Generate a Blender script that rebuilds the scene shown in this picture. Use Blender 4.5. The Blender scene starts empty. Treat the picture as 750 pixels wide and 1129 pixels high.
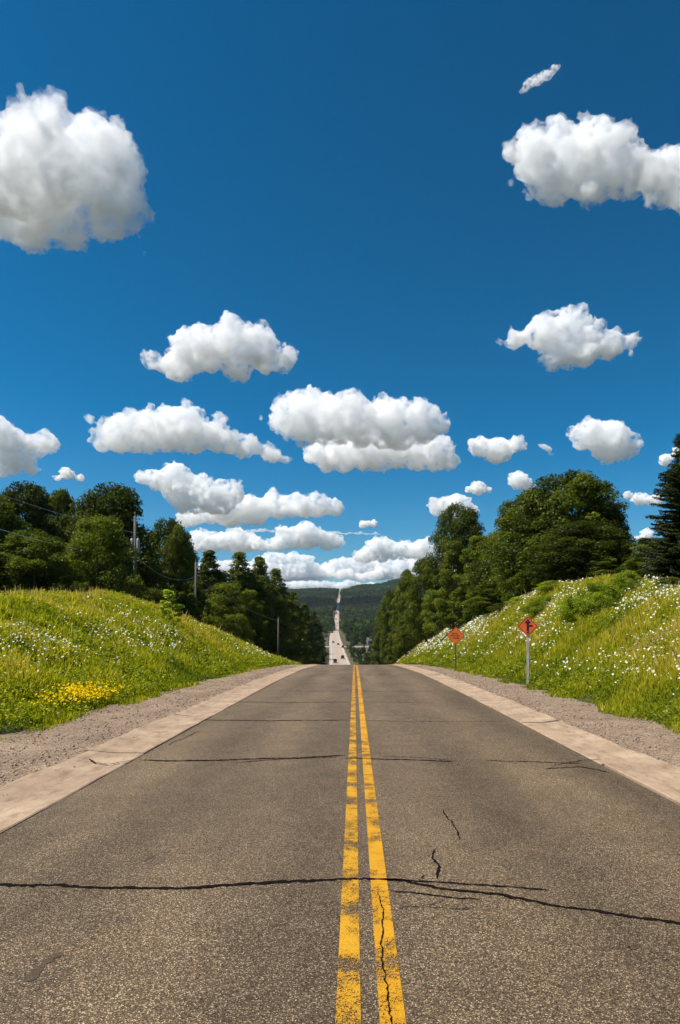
import bpy, math, random
import numpy as np
from mathutils import Vector, Matrix

# ------------------------------------------------------------------ camera, sky, sun, exposure
S = bpy.context.scene
COL = S.collection
FPX, CX, HY, EYE = 753.0, 391.0, 703.0, 1.7      # focal length and vanishing point in photo pixels
cam_d = bpy.data.cameras.new('camera')
cam = bpy.data.objects.new('camera', cam_d)
COL.objects.link(cam)
cam_d.sensor_fit = 'VERTICAL'
cam_d.sensor_height = 36.0
cam_d.sensor_width = 24.0
cam_d.lens = 36.0 * FPX / 1129.0
cam_d.shift_y = (HY - 564.5) / 1129.0
cam_d.shift_x = -(CX - 375.0) / 1129.0
cam_d.clip_start = 0.05
cam_d.clip_end = 90000
cam.location = (0, 0, EYE)
cam.rotation_euler = (math.radians(90), 0, 0)
S.camera = cam

SUN_EL = math.radians(56)
SUN_AZ = math.radians(-104)            # from +Y towards +X: the sun stands to the left
sd = Vector((math.sin(SUN_AZ) * math.cos(SUN_EL), math.cos(SUN_AZ) * math.cos(SUN_EL), math.sin(SUN_EL)))

W = bpy.data.worlds.new("World")
S.world = W
W.use_nodes = True
wn = W.node_tree
bg = wn.nodes['Background']
sky = wn.nodes.new('ShaderNodeTexSky')
sky.sky_type = 'NISHITA'
sky.sun_disc = False
sky.sun_elevation = SUN_EL
sky.sun_rotation = SUN_AZ
sky.altitude = 400
sky.air_density = 1.0
sky.dust_density = 1.1
sky.ozone_density = 4.0
gm = wn.nodes.new('ShaderNodeGamma'); gm.inputs[1].default_value = 1.45
hs = wn.nodes.new('ShaderNodeHueSaturation')   # a polarising filter deepens the blue
hs.inputs['Saturation'].default_value = 1.27
hs.inputs['Hue'].default_value = 0.482
wn.links.new(sky.outputs[0], gm.inputs[0]); wn.links.new(gm.outputs[0], hs.inputs['Color'])
wn.links.new(hs.outputs[0], bg.inputs[0])
bg.inputs[1].default_value = 0.039

sun_d = bpy.data.lights.new('sun', 'SUN')
sun_d.energy = 5.0
sun_d.angle = math.radians(0.53)
sun_d.color = (1.0, 0.935, 0.83)
sun = bpy.data.objects.new('sun', sun_d)
COL.objects.link(sun)
sun.rotation_euler = sd.to_track_quat('Z', 'Y').to_euler()
sun.location = (-60, 0, 90)

S.view_settings.view_transform = 'Standard'
S.view_settings.look = 'None'
S.view_settings.exposure = 0.42
S.view_settings.gamma = 1.0
S.view_settings.use_curve_mapping = False
S.render.engine = 'CYCLES'
cy = S.cycles
cy.use_denoising = True
cy.denoiser = 'OPENIMAGEDENOISE'
cy.max_bounces = 24
cy.diffuse_bounces = 3
cy.glossy_bounces = 2
cy.transmission_bounces = 4
cy.volume_bounces = 20
cy.transparent_max_bounces = 16
cy.use_adaptive_sampling = True
cy.adaptive_threshold = 0.015
cy.caustics_reflective = False
cy.caustics_refractive = False

def P(x, y, Y):
    """photo pixel at depth Y -> world point"""
    return Vector(((x - CX) / FPX * Y, Y, EYE + (HY - y) / FPX * Y))

def tag(o, label=None, cat=None, group=None, kind=None):
    if label: o['label'] = label
    if cat: o['category'] = cat
    if group: o['group'] = group
    if kind: o['kind'] = kind
    return o
# ------------------------------------------------------------------ helpers
def mesh_from(name, v, f):
    v = np.asarray(v, dtype=np.float32)
    f = np.asarray(f, dtype=np.int32)
    n = f.shape[1]
    me = bpy.data.meshes.new(name)
    me.vertices.add(len(v)); me.vertices.foreach_set('co', v.ravel())
    me.loops.add(f.size); me.loops.foreach_set('vertex_index', f.ravel())
    me.polygons.add(len(f))
    me.polygons.foreach_set('loop_start', np.arange(0, f.size, n, dtype=np.int32))
    me.update(calc_edges=True)
    return me

def set_attr(me, name, vals):
    a = me.attributes.new(name, 'FLOAT', 'POINT')
    a.data.foreach_set('value', np.asarray(vals, dtype=np.float32))

def smooth(me):
    me.polygons.foreach_set('use_smooth', np.ones(len(me.polygons), dtype=bool))

def link(name, me, mat=None, parent=None):
    o = bpy.data.objects.new(name, me)
    if mat is not None and me is not None:
        me.materials.clear(); me.materials.append(mat)
    if parent is not None: o.parent = parent
    COL.objects.link(o)
    return o

def empty(name, loc, rz=0.0):
    o = bpy.data.objects.new(name, None)
    o.empty_display_size = 0.3
    o.location = loc; o.rotation_euler = (0, 0, rz)
    COL.objects.link(o)
    return o

def fnoise(p, seed, octv=4):
    r = np.random.default_rng(seed)
    out = np.zeros(len(p)); amp = 1.0; fr = 1.0
    for _ in range(octv):
        a = np.zeros(len(p))
        for _k in range(4):
            d = r.normal(size=p.shape[1]); d /= np.linalg.norm(d)
            a += np.sin(p @ d * fr * 2.2 + r.uniform(0, 6.28))
        out += amp * a / 2.0
        amp *= 0.55; fr *= 2.1
    return out

def sstep(x, a, b):
    t = np.clip((np.asarray(x, float) - a) / (b - a), 0, 1)
    return t * t * (3 - 2 * t)

class MB:
    """collects quads and triangles into one mesh"""
    def __init__(s): s.v = []; s.f = []
    def add(s, v, f):
        o = len(s.v); s.v += [tuple(p) for p in v]; s.f += [tuple(i + o for i in q) for q in f]
    def box(s, c, d, rz=0.0):
        x, y, z = (q / 2 for q in d)
        R = Matrix.Rotation(rz, 3, 'Z')
        v = [Vector(c) + R @ Vector((i * x, j * y, k * z)) for k in (-1, 1) for j in (-1, 1) for i in (-1, 1)]
        s.add(v, [(0, 2, 3, 1), (4, 5, 7, 6), (0, 1, 5, 4), (2, 6, 7, 3), (0, 4, 6, 2), (1, 3, 7, 5)])
    def tube(s, pts, rad, n=8, cap=True):
        pts = [Vector(p) for p in pts]
        ring = []
        for i, p in enumerate(pts):
            t = (pts[min(i + 1, len(pts) - 1)] - pts[max(i - 1, 0)]).normalized()
            a = t.cross(Vector((0, 1, 0)) if abs(t.y) < 0.9 else Vector((1, 0, 0))).normalized()
            b = t.cross(a)
            ring.append([p + (a * math.cos(2 * math.pi * k / n) + b * math.sin(2 * math.pi * k / n)) * rad[i] for k in range(n)])
        v = [q for r in ring for q in r]
        f = []
        for i in range(len(pts) - 1):
            for k in range(n):
                f.append((i * n + k, i * n + (k + 1) % n, (i + 1) * n + (k + 1) % n, (i + 1) * n + k))
        if cap:
            f.append(tuple(range(n))[::-1]); f.append(tuple((len(pts) - 1) * n + k for k in range(n)))
        s.add(v, f)
    def prism(s, outline, y0, y1):
        """outline in (x, z), extruded along y"""
        n = len(outline)
        v = [(x, y0, z) for x, z in outline] + [(x, y1, z) for x, z in outline]
        f = [tuple(range(n)), tuple(range(n, 2 * n))[::-1]]
        f += [(k, n + k, n + (k + 1) % n, (k + 1) % n) for k in range(n)]
        s.add(v, f)
    def mesh(s, name):
        me = bpy.data.meshes.new(name); me.from_pydata([tuple(p) for p in s.v], [], s.f)
        import bmesh
        bm = bmesh.new(); bm.from_mesh(me); bmesh.ops.recalc_face_normals(bm, faces=bm.faces); bm.to_mesh(me); bm.free()
        me.update(); return me
    def build(s, name, mat, parent=None): return link(name, s.mesh(name), mat, parent)

# ------------------------------------------------------------------ materials
def new_mat(name):
    m = bpy.data.materials.new(name); m.use_nodes = True
    return m, m.node_tree, m.node_tree.nodes['Principled BSDF']

def node(nt, t, **kw):
    n = nt.nodes.new(t)
    for k, v in kw.items():
        if k in n.inputs: n.inputs[k].default_value = v
        else: setattr(n, k, v)
    return n

def ramp(nt, fac, stops):
    r = nt.nodes.new('ShaderNodeValToRGB')
    e = r.color_ramp.elements
    while len(e) < len(stops): e.new(0.5)
    for i, (p, c) in enumerate(stops):
        e[i].position = p; e[i].color = (c[0], c[1], c[2], 1) if len(c) == 3 else c
    nt.links.new(fac, r.inputs[0])
    return r.outputs[0]

def mixc(nt, fac, a, b, mode='MIX'):
    m = nt.nodes.new('ShaderNodeMix'); m.data_type = 'RGBA'; m.blend_type = mode
    for s, v in ((m.inputs[0], fac), (m.inputs[6], a), (m.inputs[7], b)):
        if isinstance(v, bpy.types.NodeSocket): nt.links.new(v, s)
        elif isinstance(v, (int, float)): s.default_value = v
        else: s.default_value = (*v, 1)
    return m.outputs[2]

def tex(nt, kind, scale, detail=4.0, rough=0.55, vec=None, **kw):
    n = nt.nodes.new('ShaderNodeTexNoise' if kind == 'noise' else 'ShaderNodeTexVoronoi')
    n.inputs['Scale'].default_value = scale
    if kind == 'noise':
        n.inputs['Detail'].default_value = detail; n.inputs['Roughness'].default_value = rough
    for k, v in kw.items(): setattr(n, k, v)
    if vec is None:
        tc = nt.nodes.new('ShaderNodeTexCoord'); vec = tc.outputs['Object']
    nt.links.new(vec, n.inputs['Vector'])
    return n

def bump(nt, bsdf, h, strength, dist):
    b = nt.nodes.new('ShaderNodeBump')
    b.inputs['Strength'].default_value = strength; b.inputs['Distance'].default_value = dist
    nt.links.new(h, b.inputs['Height']); nt.links.new(b.outputs[0], bsdf.inputs['Normal'])

def stretch(nt, s):
    tc = nt.nodes.new('ShaderNodeTexCoord'); mp = nt.nodes.new('ShaderNodeMapping')
    mp.inputs['Scale'].default_value = s
    nt.links.new(tc.outputs['Object'], mp.inputs[0])
    return mp.outputs[0]

def asphalt_nodes(nt, bsdf, dark=1.0):
    st = tex(nt, 'vor', 145, feature='F1')                       # the stones of the wearing course
    fine = tex(nt, 'noise', 210, 3)
    sep = nt.nodes.new('ShaderNodeSeparateColor'); nt.links.new(st.outputs['Color'], sep.inputs[0])
    spk = ramp(nt, sep.outputs[0], [(0.0, (0.047, 0.033, 0.019)), (0.45, (0.112, 0.080, 0.047)), (0.8, (0.196, 0.144, 0.090)), (1.0, (0.50, 0.40, 0.275))])
    edge = ramp(nt, st.outputs['Distance'], [(0.25, (1, 1, 1)), (0.75, (0.42, 0.40, 0.38))])
    c = mixc(nt, 1.0, spk, edge, 'MULTIPLY')
    f2 = ramp(nt, fine.outputs[0], [(0.3, (0.75, 0.75, 0.75)), (0.7, (1.25, 1.23, 1.2))])
    c = mixc(nt, 1.0, c, f2, 'MULTIPLY')
    big = tex(nt, 'noise', 0.55, 5, 0.6, stretch(nt, (1.6, 0.35, 1)))    # wear along the wheel paths
    c = mixc(nt, 1.0, c, ramp(nt, big.outputs[0], [(0.28, (0.72, 0.70, 0.68)), (0.72, (1.28, 1.24, 1.18))]), 'MULTIPLY')
    tc = nt.nodes.new('ShaderNodeTexCoord'); sx = nt.nodes.new('ShaderNodeSeparateXYZ'); nt.links.new(tc.outputs['Object'], sx.inputs[0])
    wv = nt.nodes.new('ShaderNodeMath'); wv.operation = 'SINE'                # two polished wheel tracks to each lane
    ml = nt.nodes.new('ShaderNodeMath'); ml.operation = 'MULTIPLY_ADD'; ml.inputs[1].default_value = 4.1; ml.inputs[2].default_value = -2.2
    wob = tex(nt, 'noise', 0.25, 2, 0.5); ad = nt.nodes.new('ShaderNodeMath'); ad.operation = 'MULTIPLY_ADD'; ad.inputs[1].default_value = 0.5
    nt.links.new(wob.outputs[0], ad.inputs[0]); nt.links.new(sx.outputs[0], ad.inputs[2])
    ab = nt.nodes.new('ShaderNodeMath'); ab.operation = 'ABSOLUTE'; nt.links.new(ad.outputs[0], ab.inputs[0])
    nt.links.new(ab.outputs[0], ml.inputs[0]); nt.links.new(ml.outputs[0], wv.inputs[0])
    mr = nt.nodes.new('ShaderNodeMapRange'); nt.links.new(wv.outputs[0], mr.inputs[0]); mr.inputs[1].default_value = -1
    c = mixc(nt, 1.0, c, ramp(nt, mr.outputs[0], [(0.0, (0.86, 0.85, 0.84)), (1.0, (1.12, 1.11, 1.09))]), 'MULTIPLY')
    st2 = tex(nt, 'noise', 2.3, 4, 0.6)
    c = mixc(nt, 1.0, c, ramp(nt, st2.outputs[0], [(0.3, (0.86, 0.85, 0.84)), (0.7, (1.12, 1.11, 1.09))]), 'MULTIPLY')
    if dark != 1.0: c = mixc(nt, 1.0, c, (dark, dark, dark), 'MULTIPLY')
    return c, st, fine

def make_asphalt():
    m, nt, b = new_mat('asphalt')
    c, st, fine = asphalt_nodes(nt, b, 1.3)
    nt.links.new(c, b.inputs['Base Color'])
    b.inputs['Roughness'].default_value = 0.62
    b.inputs['Specular IOR Level'].default_value = 0.25
    h = nt.nodes.new('ShaderNodeMath'); h.operation = 'ADD'
    nt.links.new(st.outputs['Distance'], h.inputs[0]); nt.links.new(fine.outputs[0], h.inputs[1])
    bump(nt, b, h.outputs[0], 0.75, 0.006)
    return m

def make_paint(name, col, wear):
    """road paint chipped off the stones; bare asphalt shows through"""
    m, nt, b = new_mat(name)
    out = nt.nodes['Material Output']
    n1 = tex(nt, 'noise', 60, 6, 0.8); n2 = tex(nt, 'noise', 2.2, 4, 0.7); n3 = tex(nt, 'vor', 130)
    n4 = tex(nt, 'noise', 150, 2)
    add = nt.nodes.new('ShaderNodeMath'); add.operation = 'MULTIPLY_ADD'
    nt.links.new(n2.outputs[0], add.inputs[0]); add.inputs[1].default_value = 1.45; nt.links.new(n1.outputs[0], add.inputs[2])
    add2 = nt.nodes.new('ShaderNodeMath'); add2.operation = 'MULTIPLY_ADD'
    nt.links.new(n3.outputs['Distance'], add2.inputs[0]); add2.inputs[1].default_value = 0.35; nt.links.new(add.outputs[0], add2.inputs[2])
    mask = ramp(nt, add2.outputs[0], [(0.0, (1, 1, 1)), (1.0, (0, 0, 0))])
    r = mask.node.color_ramp
    r.elements[0].position = 0.0; r.elements[1].position = 1.0
    mr = nt.nodes.new('ShaderNodeMapRange')
    nt.links.new(add2.outputs[0], mr.inputs[0])
    mr.inputs[1].default_value = wear; mr.inputs[2].default_value = wear + 0.10
    shade = ramp(nt, n4.outputs[0], [(0.3, (0.72, 0.70, 0.62)), (0.7, (1.12, 1.08, 1.0))])
    grime = ramp(nt, n2.outputs[0], [(0.3, (1.05, 1.03, 1.0)), (0.7, (0.82, 0.76, 0.68))])
    nt.links.new(mixc(nt, 1.0, mixc(nt, 1.0, col, shade, 'MULTIPLY'), grime, 'MULTIPLY'), b.inputs['Base Color'])
    b.inputs['Roughness'].default_value = 0.6
    b.inputs['Specular IOR Level'].default_value = 0.3
    bump(nt, b, n3.outputs['Distance'], 0.5, 0.004)
    tr = nt.nodes.new('ShaderNodeBsdfTransparent'); mx = nt.nodes.new('ShaderNodeMixShader')
    nt.links.new(mr.outputs[0], mx.inputs[0]); nt.links.new(b.outputs[0], mx.inputs[1]); nt.links.new(tr.outputs[0], mx.inputs[2])
    nt.links.new(mx.outputs[0], out.inputs[0])
    return m

def make_concrete():
    m, nt, b = new_mat('pink concrete')
    n1 = tex(nt, 'noise', 1.3, 6, 0.65); n2 = tex(nt, 'noise', 55, 4, 0.7); n3 = tex(nt, 'vor', 9)
    c = ramp(nt, n1.outputs[0], [(0.3, (0.27, 0.185, 0.118)), (0.55, (0.40, 0.285, 0.19)), (0.75, (0.48, 0.36, 0.25))])
    c = mixc(nt, 1.0, c, ramp(nt, n2.outputs[0], [(0.3, (0.78, 0.77, 0.76)), (0.7, (1.14, 1.13, 1.12))]), 'MULTIPLY')
    c = mixc(nt, 1.0, c, ramp(nt, n3.outputs['Distance'], [(0.03, (0.35, 0.3, 0.25)), (0.09, (1, 1, 1))]), 'MULTIPLY')
    n4 = tex(nt, 'noise', 3.5, 6, 0.75, stretch(nt, (2.2, 0.6, 1)))
    c = mixc(nt, 1.0, c, ramp(nt, n4.outputs[0], [(0.32, (0.62, 0.56, 0.48)), (0.5, (1.0, 0.99, 0.97)), (0.7, (1.1, 1.09, 1.07))]), 'MULTIPLY')
    nt.links.new(c, b.inputs['Base Color']); b.inputs['Roughness'].default_value = 0.85
    bump(nt, b, n2.outputs[0], 0.4, 0.01)
    return m

def make_gravel():
    m, nt, b = new_mat('gravel')
    v = tex(nt, 'vor', 38); v2 = tex(nt, 'vor', 95); n = tex(nt, 'noise', 0.8, 5, 0.65); n2 = tex(nt, 'noise', 14, 4, 0.7)
    sep = nt.nodes.new('ShaderNodeSeparateColor'); nt.links.new(v.outputs['Color'], sep.inputs[0])
    c = ramp(nt, sep.outputs[0], [(0.0, (0.11, 0.072, 0.045)), (0.6, (0.27, 0.188, 0.125)), (1.0, (0.54, 0.41, 0.30))])
    sep2 = nt.nodes.new('ShaderNodeSeparateColor'); nt.links.new(v2.outputs['Color'], sep2.inputs[0])
    c = mixc(nt, 0.5, c, ramp(nt, sep2.outputs[0], [(0.0, (0.10, 0.066, 0.042)), (1.0, (0.47, 0.345, 0.24))]))
    c = mixc(nt, 1.0, c, ramp(nt, n.outputs[0], [(0.3, (0.72, 0.68, 0.62)), (0.7, (1.2, 1.18, 1.15))]), 'MULTIPLY')
    c = mixc(nt, 1.0, c, ramp(nt, n2.outputs[0], [(0.3, (0.75, 0.74, 0.73)), (0.7, (1.18, 1.17, 1.16))]), 'MULTIPLY')
    nt.links.new(c, b.inputs['Base Color']); b.inputs['Roughness'].default_value = 0.95
    h = nt.nodes.new('ShaderNodeMath'); h.operation = 'ADD'
    nt.links.new(v.outputs['Distance'], h.inputs[0]); nt.links.new(n2.outputs[0], h.inputs[1])
    bump(nt, b, h.outputs[0], 0.9, 0.02)
    return m

def make_soil():
    m, nt, b = new_mat('meadow soil')
    n = tex(nt, 'noise', 0.12, 6, 0.6); n2 = tex(nt, 'noise', 2.5, 5, 0.7)
    c = ramp(nt, n.outputs[0], [(0.3, (0.03, 0.036, 0.010)), (0.5, (0.065, 0.06, 0.017)), (0.7, (0.11, 0.075, 0.03))])
    c = mixc(nt, 1.0, c, ramp(nt, n2.outputs[0], [(0.3, (0.6, 0.6, 0.6)), (0.7, (1.3, 1.3, 1.3))]), 'MULTIPLY')
    nt.links.new(c, b.inputs['Base Color']); b.inputs['Roughness'].default_value = 1.0
    bump(nt, b, n2.outputs[0], 0.8, 0.1)
    return m

def make_leaf(name, stops, transl=0.35, gloss=0.012, rnd=0.35):
    m = bpy.data.materials.new(name); m.use_nodes = True
    nt = m.node_tree; nt.nodes.remove(nt.nodes['Principled BSDF'])
    out = nt.nodes['Material Output']
    at = nt.nodes.new('ShaderNodeAttribute'); at.attribute_name = 'tint'
    oi = nt.nodes.new('ShaderNodeObjectInfo')
    c = ramp(nt, at.outputs['Fac'], stops)
    v = nt.nodes.new('ShaderNodeMapRange'); nt.links.new(oi.outputs['Random'], v.inputs[0])
    v.inputs[3].default_value = 1 - rnd; v.inputs[4].default_value = 1 + rnd
    hsv = nt.nodes.new('ShaderNodeHueSaturation'); nt.links.new(v.outputs[0], hsv.inputs['Value']); nt.links.new(c, hsv.inputs['Color'])
    d = nt.nodes.new('ShaderNodeBsdfDiffuse'); t = nt.nodes.new('ShaderNodeBsdfTranslucent'); g = nt.nodes.new('ShaderNodeBsdfGlossy')
    nt.links.new(hsv.outputs[0], d.inputs[0])
    tc = mixc(nt, 1.0, hsv.outputs[0], (1.25, 1.3, 0.6), 'MULTIPLY'); nt.links.new(tc, t.inputs[0])
    g.inputs['Roughness'].default_value = 0.45
    m1 = nt.nodes.new('ShaderNodeMixShader'); m1.inputs[0].default_value = transl
    nt.links.new(d.outputs[0], m1.inputs[1]); nt.links.new(t.outputs[0], m1.inputs[2])
    m2 = nt.nodes.new('ShaderNodeMixShader'); m2.inputs[0].default_value = gloss
    nt.links.new(m1.outputs[0], m2.inputs[1]); nt.links.new(g.outputs[0], m2.inputs[2])
    nt.links.new(m2.outputs[0], out.inputs[0])
    return m

def make_plain(name, col, rough=0.6, metal=0.0, noise=0.15, scale=8.0, spec=0.5):
    m, nt, b = new_mat(name)
    n = tex(nt, 'noise', scale, 5, 0.65)
    c = mixc(nt, 1.0, col, ramp(nt, n.outputs[0], [(0.3, (1 - noise,) * 3), (0.7, (1 + noise,) * 3)]), 'MULTIPLY')
    nt.links.new(c, b.inputs['Base Color'])
    b.inputs['Roughness'].default_value = rough; b.inputs['Metallic'].default_value = metal
    b.inputs['Specular IOR Level'].default_value = spec
    return m

def make_bark(name, col):
    m, nt, b = new_mat(name)
    n = tex(nt, 'noise', 6, 6, 0.7, stretch(nt, (4, 4, 0.6)))
    nt.links.new(mixc(nt, 1.0, col, ramp(nt, n.outputs[0], [(0.3, (0.45, 0.45, 0.45)), (0.7, (1.4, 1.4, 1.4))]), 'MULTIPLY'), b.inputs['Base Color'])
    b.inputs['Roughness'].default_value = 0.95
    bump(nt, b, n.outputs[0], 0.6, 0.03)
    return m

M = dict(
    asphalt=make_asphalt(),
    yellow=make_paint('worn yellow paint', (0.60, 0.315, 0.010), 1.485),
    yellow_broken=make_paint('patchy yellow paint', (0.58, 0.315, 0.014), 1.40),
    white=make_paint('white road paint', (0.75, 0.72, 0.66), 1.6),
    concrete=make_concrete(), gravel=make_gravel(), soil=make_soil(),
    tar=make_plain('black crack filler', (0.009, 0.007, 0.006), 1.0, noise=0.4, scale=30, spec=0.05),
    stain=make_plain('oil stain', (0.075, 0.056, 0.036), 0.9, noise=0.5, scale=60, spec=0.2),
    pale_road=make_plain('pale worn pavement', (0.36, 0.29, 0.235), 0.9, noise=0.12, scale=0.15),
    broadleaf=make_leaf('dark broad leaves', [(0, (0.032, 0.047, 0.006)), (0.5, (0.084, 0.108, 0.010)), (1, (0.19, 0.20, 0.018))], 0.45),
    midleaf=make_leaf('mid green leaves', [(0, (0.042, 0.062, 0.006)), (0.5, (0.11, 0.135, 0.010)), (1, (0.22, 0.23, 0.020))], 0.45),
    lightleaf=make_leaf('yellow green leaves', [(0, (0.06, 0.09, 0.008)), (0.5, (0.15, 0.19, 0.014)), (1, (0.29, 0.31, 0.03))], 0.45),
    bushleaf=make_leaf('fresh bush leaves', [(0, (0.10, 0.15, 0.008)), (0.5, (0.24, 0.30, 0.014)), (1, (0.42, 0.46, 0.04))], 0.5),
    brightleaf=make_leaf('bright lime leaves', [(0, (0.22, 0.30, 0.02)), (0.5, (0.42, 0.52, 0.04)), (1, (0.62, 0.68, 0.10))], 0.45),
    needles=make_leaf('dark needles', [(0, (0.014, 0.022, 0.007)), (0.5, (0.034, 0.048, 0.011)), (1, (0.075, 0.09, 0.018))], 0.15),
    pineleaf=make_leaf('soft pine needles', [(0, (0.036, 0.054, 0.008)), (0.5, (0.095, 0.115, 0.014)), (1, (0.20, 0.205, 0.028))], 0.35),
    farleaf=make_leaf('far wood leaves', [(0, (0.020, 0.042, 0.018)), (0.5, (0.045, 0.080, 0.024)), (1, (0.10, 0.145, 0.030))], 0.3, 0.0),
    grass=make_leaf('meadow grass', [(0, (0.095, 0.145, 0.005)), (0.3, (0.235, 0.27, 0.008)), (0.6, (0.46, 0.425, 0.020)), (0.85, (0.55, 0.45, 0.06)), (1, (0.50, 0.34, 0.14))], 0.5, 0.02, 0.0),
    petal=make_leaf('white petals', [(0, (0.80, 0.80, 0.74)), (1, (0.86, 0.85, 0.80))], 0.3, 0.0, 0.0),
    yellow_petal=make_leaf('yellow petals', [(0, (0.75, 0.48, 0.01)), (1, (0.85, 0.62, 0.02))], 0.3, 0.0, 0.0),
    bark=make_bark('grey brown bark', (0.11, 0.085, 0.06)),
    pole=make_bark('weathered pole wood', (0.13, 0.115, 0.10)),
)

# ------------------------------------------------------------------ the lie of the land
def table(kn, span=(-80, 9000), sm=14):
    ys = np.concatenate([np.arange(-80, 400, 2.0), np.arange(400, 9000, 10.0)])
    k = np.array(kn, float)
    # monotone cubic through the knots
    h = np.diff(k[:, 0]); dl = np.diff(k[:, 1]) / h
    m = np.zeros(len(k)); m[0], m[-1] = dl[0], dl[-1]
    for i in range(1, len(k) - 1):
        if dl[i - 1] * dl[i] > 0:
            w1, w2 = 2 * h[i] + h[i - 1], h[i] + 2 * h[i - 1]
            m[i] = (w1 + w2) / (w1 / dl[i - 1] + w2 / dl[i])
    i = np.clip(np.searchsorted(k[:, 0], ys) - 1, 0, len(h) - 1)
    t = np.clip((ys - k[i, 0]) / h[i], 0, 1)
    v = (k[i, 1] * (2 * t**3 - 3 * t**2 + 1) + k[i + 1, 1] * (3 * t**2 - 2 * t**3)
         + h[i] * (m[i] * (t**3 - 2 * t**2 + t) + m[i + 1] * (t**3 - t**2)))
    return lambda y: np.interp(y, ys, v)

ZR = table([(-80, 0.0), (0, 0.0), (18, 0.0), (30, -0.05), (42, -0.23), (52, -0.46), (60, -0.70), (72, -1.18), (100, -2.95), (160, -7.5), (225, -10.5),
            (300, -9.4), (400, -7.0), (540, -2.7), (700, 4.2), (790, 7.2), (850, 7.4), (920, 8.2), (1000, 15.0), (1200, 32), (1500, 60),
            (1900, 105), (2250, 148), (2450, 165.5), (2700, 170), (3500, 165), (9000, 120)])
XC = table([(-80, 0), (0, 0), (58, 0), (100, -0.7), (300, -6.6), (500, -13.5), (700, -20.3), (1060, -28), (1500, -38), (2450, -50.5), (3500, -60), (9000, -90)])
TL = table([(-80, 1.8), (0, 2.2), (25, 2.95), (37, 3.75), (49, 2.95), (60, 1.9), (69, 1.1), (90, -1.2), (120, -3.8), (160, -6.9), (225, -10.0), (9000, -10)])
TR = table([(-80, 2.4), (12, 2.7), (27.6, 3.45), (31.7, 4.3), (43.7, 4.8), (53, 4.2), (66, 3.5), (79, 3.2), (97, 2.2), (115, 0.5), (140, -2.6), (200, -8.5), (9000, -9)])
TOE = 5.95

def ground(d, Y, soft=True):
    """height of the ground at offset d from the road's centre line"""
    d = np.asarray(d, float); Y = np.asarray(Y, float)
    zr = ZR(Y)
    a = np.abs(d)
    top = np.where(d < 0, TL(Y), TR(Y))
    s = np.clip((a - TOE) / (13 - TOE), 0, 1)
    prof = 0.45 * (1 - (1 - s) ** 1.6) + 0.55 * sstep(s, 0.0, 1.0)
    near = zr - 0.05 + (top - zr + 0.05) * prof - 0.035 * np.clip(a - 13.5, 0, 60)
    q = np.stack([d * 0.5, Y * 0.5], -1).reshape(-1, 2)
    nz = fnoise(q, 3, 3).reshape(d.shape) * 0.11 * sstep(s, 0.05, 0.5)
    near = near + nz
    q2 = np.stack([d * 0.004, Y * 0.004], -1).reshape(-1, 2)
    roll = fnoise(q2, 8, 3).reshape(d.shape)
    far = zr - 0.3 * sstep(a, 6, 9) + sstep(a, 40, 500) * (8 * roll + 4)
    far = far + np.where(d > 0, 0.13 * np.minimum(d, 500), -0.012 * np.minimum(a, 2000)) * sstep(Y, 1200, 2400) * sstep(a, 10, 60)
    w = sstep(Y, 130, 210)
    z = near * (1 - w) + far * w
    inner = a < TOE - 0.02
    return np.where(inner, zr - 0.12, z)

def gz(X, Y):
    return float(ground(np.array([X - XC(Y)]), np.array([float(Y)]))[0])

YS = np.concatenate([np.arange(-60, 0, 3.0), np.arange(0, 150, 0.75), np.arange(150, 420, 6.0), np.arange(420, 1000, 14.0), np.arange(1000, 3000, 40.0), np.arange(3000, 9001, 600.0)])
DS = np.concatenate([-np.geomspace(6000, 20, 34), -np.arange(19.5, 6.2, -0.45), [-5.95, -5.9, 0, 5.9, 5.95], np.arange(6.35, 19.6, 0.45), np.geomspace(20, 6000, 34)])
def sheet(name, ds, zfun, mat, ys, parent=None, jitter=None):
    D, Yg = np.meshgrid(ds, ys)
    if jitter is not None: D = D + jitter(D, Yg)
    X = XC(Yg) + D
    Z = zfun(D, Yg)
    v = np.stack([X, Yg, Z], -1).reshape(-1, 3)
    nx, ny = len(ds), len(ys)
    i = np.arange(nx - 1)[None, :] + np.arange(ny - 1)[:, None] * nx
    f = np.stack([i, i + 1, i + 1 + nx, i + nx], -1).reshape(-1, 4)
    me = mesh_from(name, v, f); smooth(me)
    return link(name, me, mat, parent)

terrain = sheet('ground', DS, ground, M['soil'], YS)
tag(terrain, 'grassy banks and rolling valley ground on both sides of the road', 'ground', kind='structure')

YN = YS[(YS >= -30) & (YS <= 205)]
AL, AR = -3.06, 3.30
road = sheet('road', np.linspace(AL, AR, 15), lambda d, y: ZR(y) + 0.0 * d, M['asphalt'], YN)
tag(road, 'worn brown grey asphalt road running straight over a crest', 'road', kind='structure')

def strip(name, d0, d1, y0, y1, dz, mat, parent, wob=0.0, seed=1, n=2):
    ys = YS[(YS > y0) & (YS < y1)]
    ys = np.concatenate([[y0], ys, [y1]])
    return sheet(name, np.linspace(d0, d1, n), lambda d, y: ZR(y) + dz + 0 * d, mat, ys, parent)
strip('center_line', -0.085, 0.028, -8, 205, 0.004, M['yellow_broken'], road)
strip('center_line', 0.112, 0.228, -8, 205, 0.004, M['yellow'], road)

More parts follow.
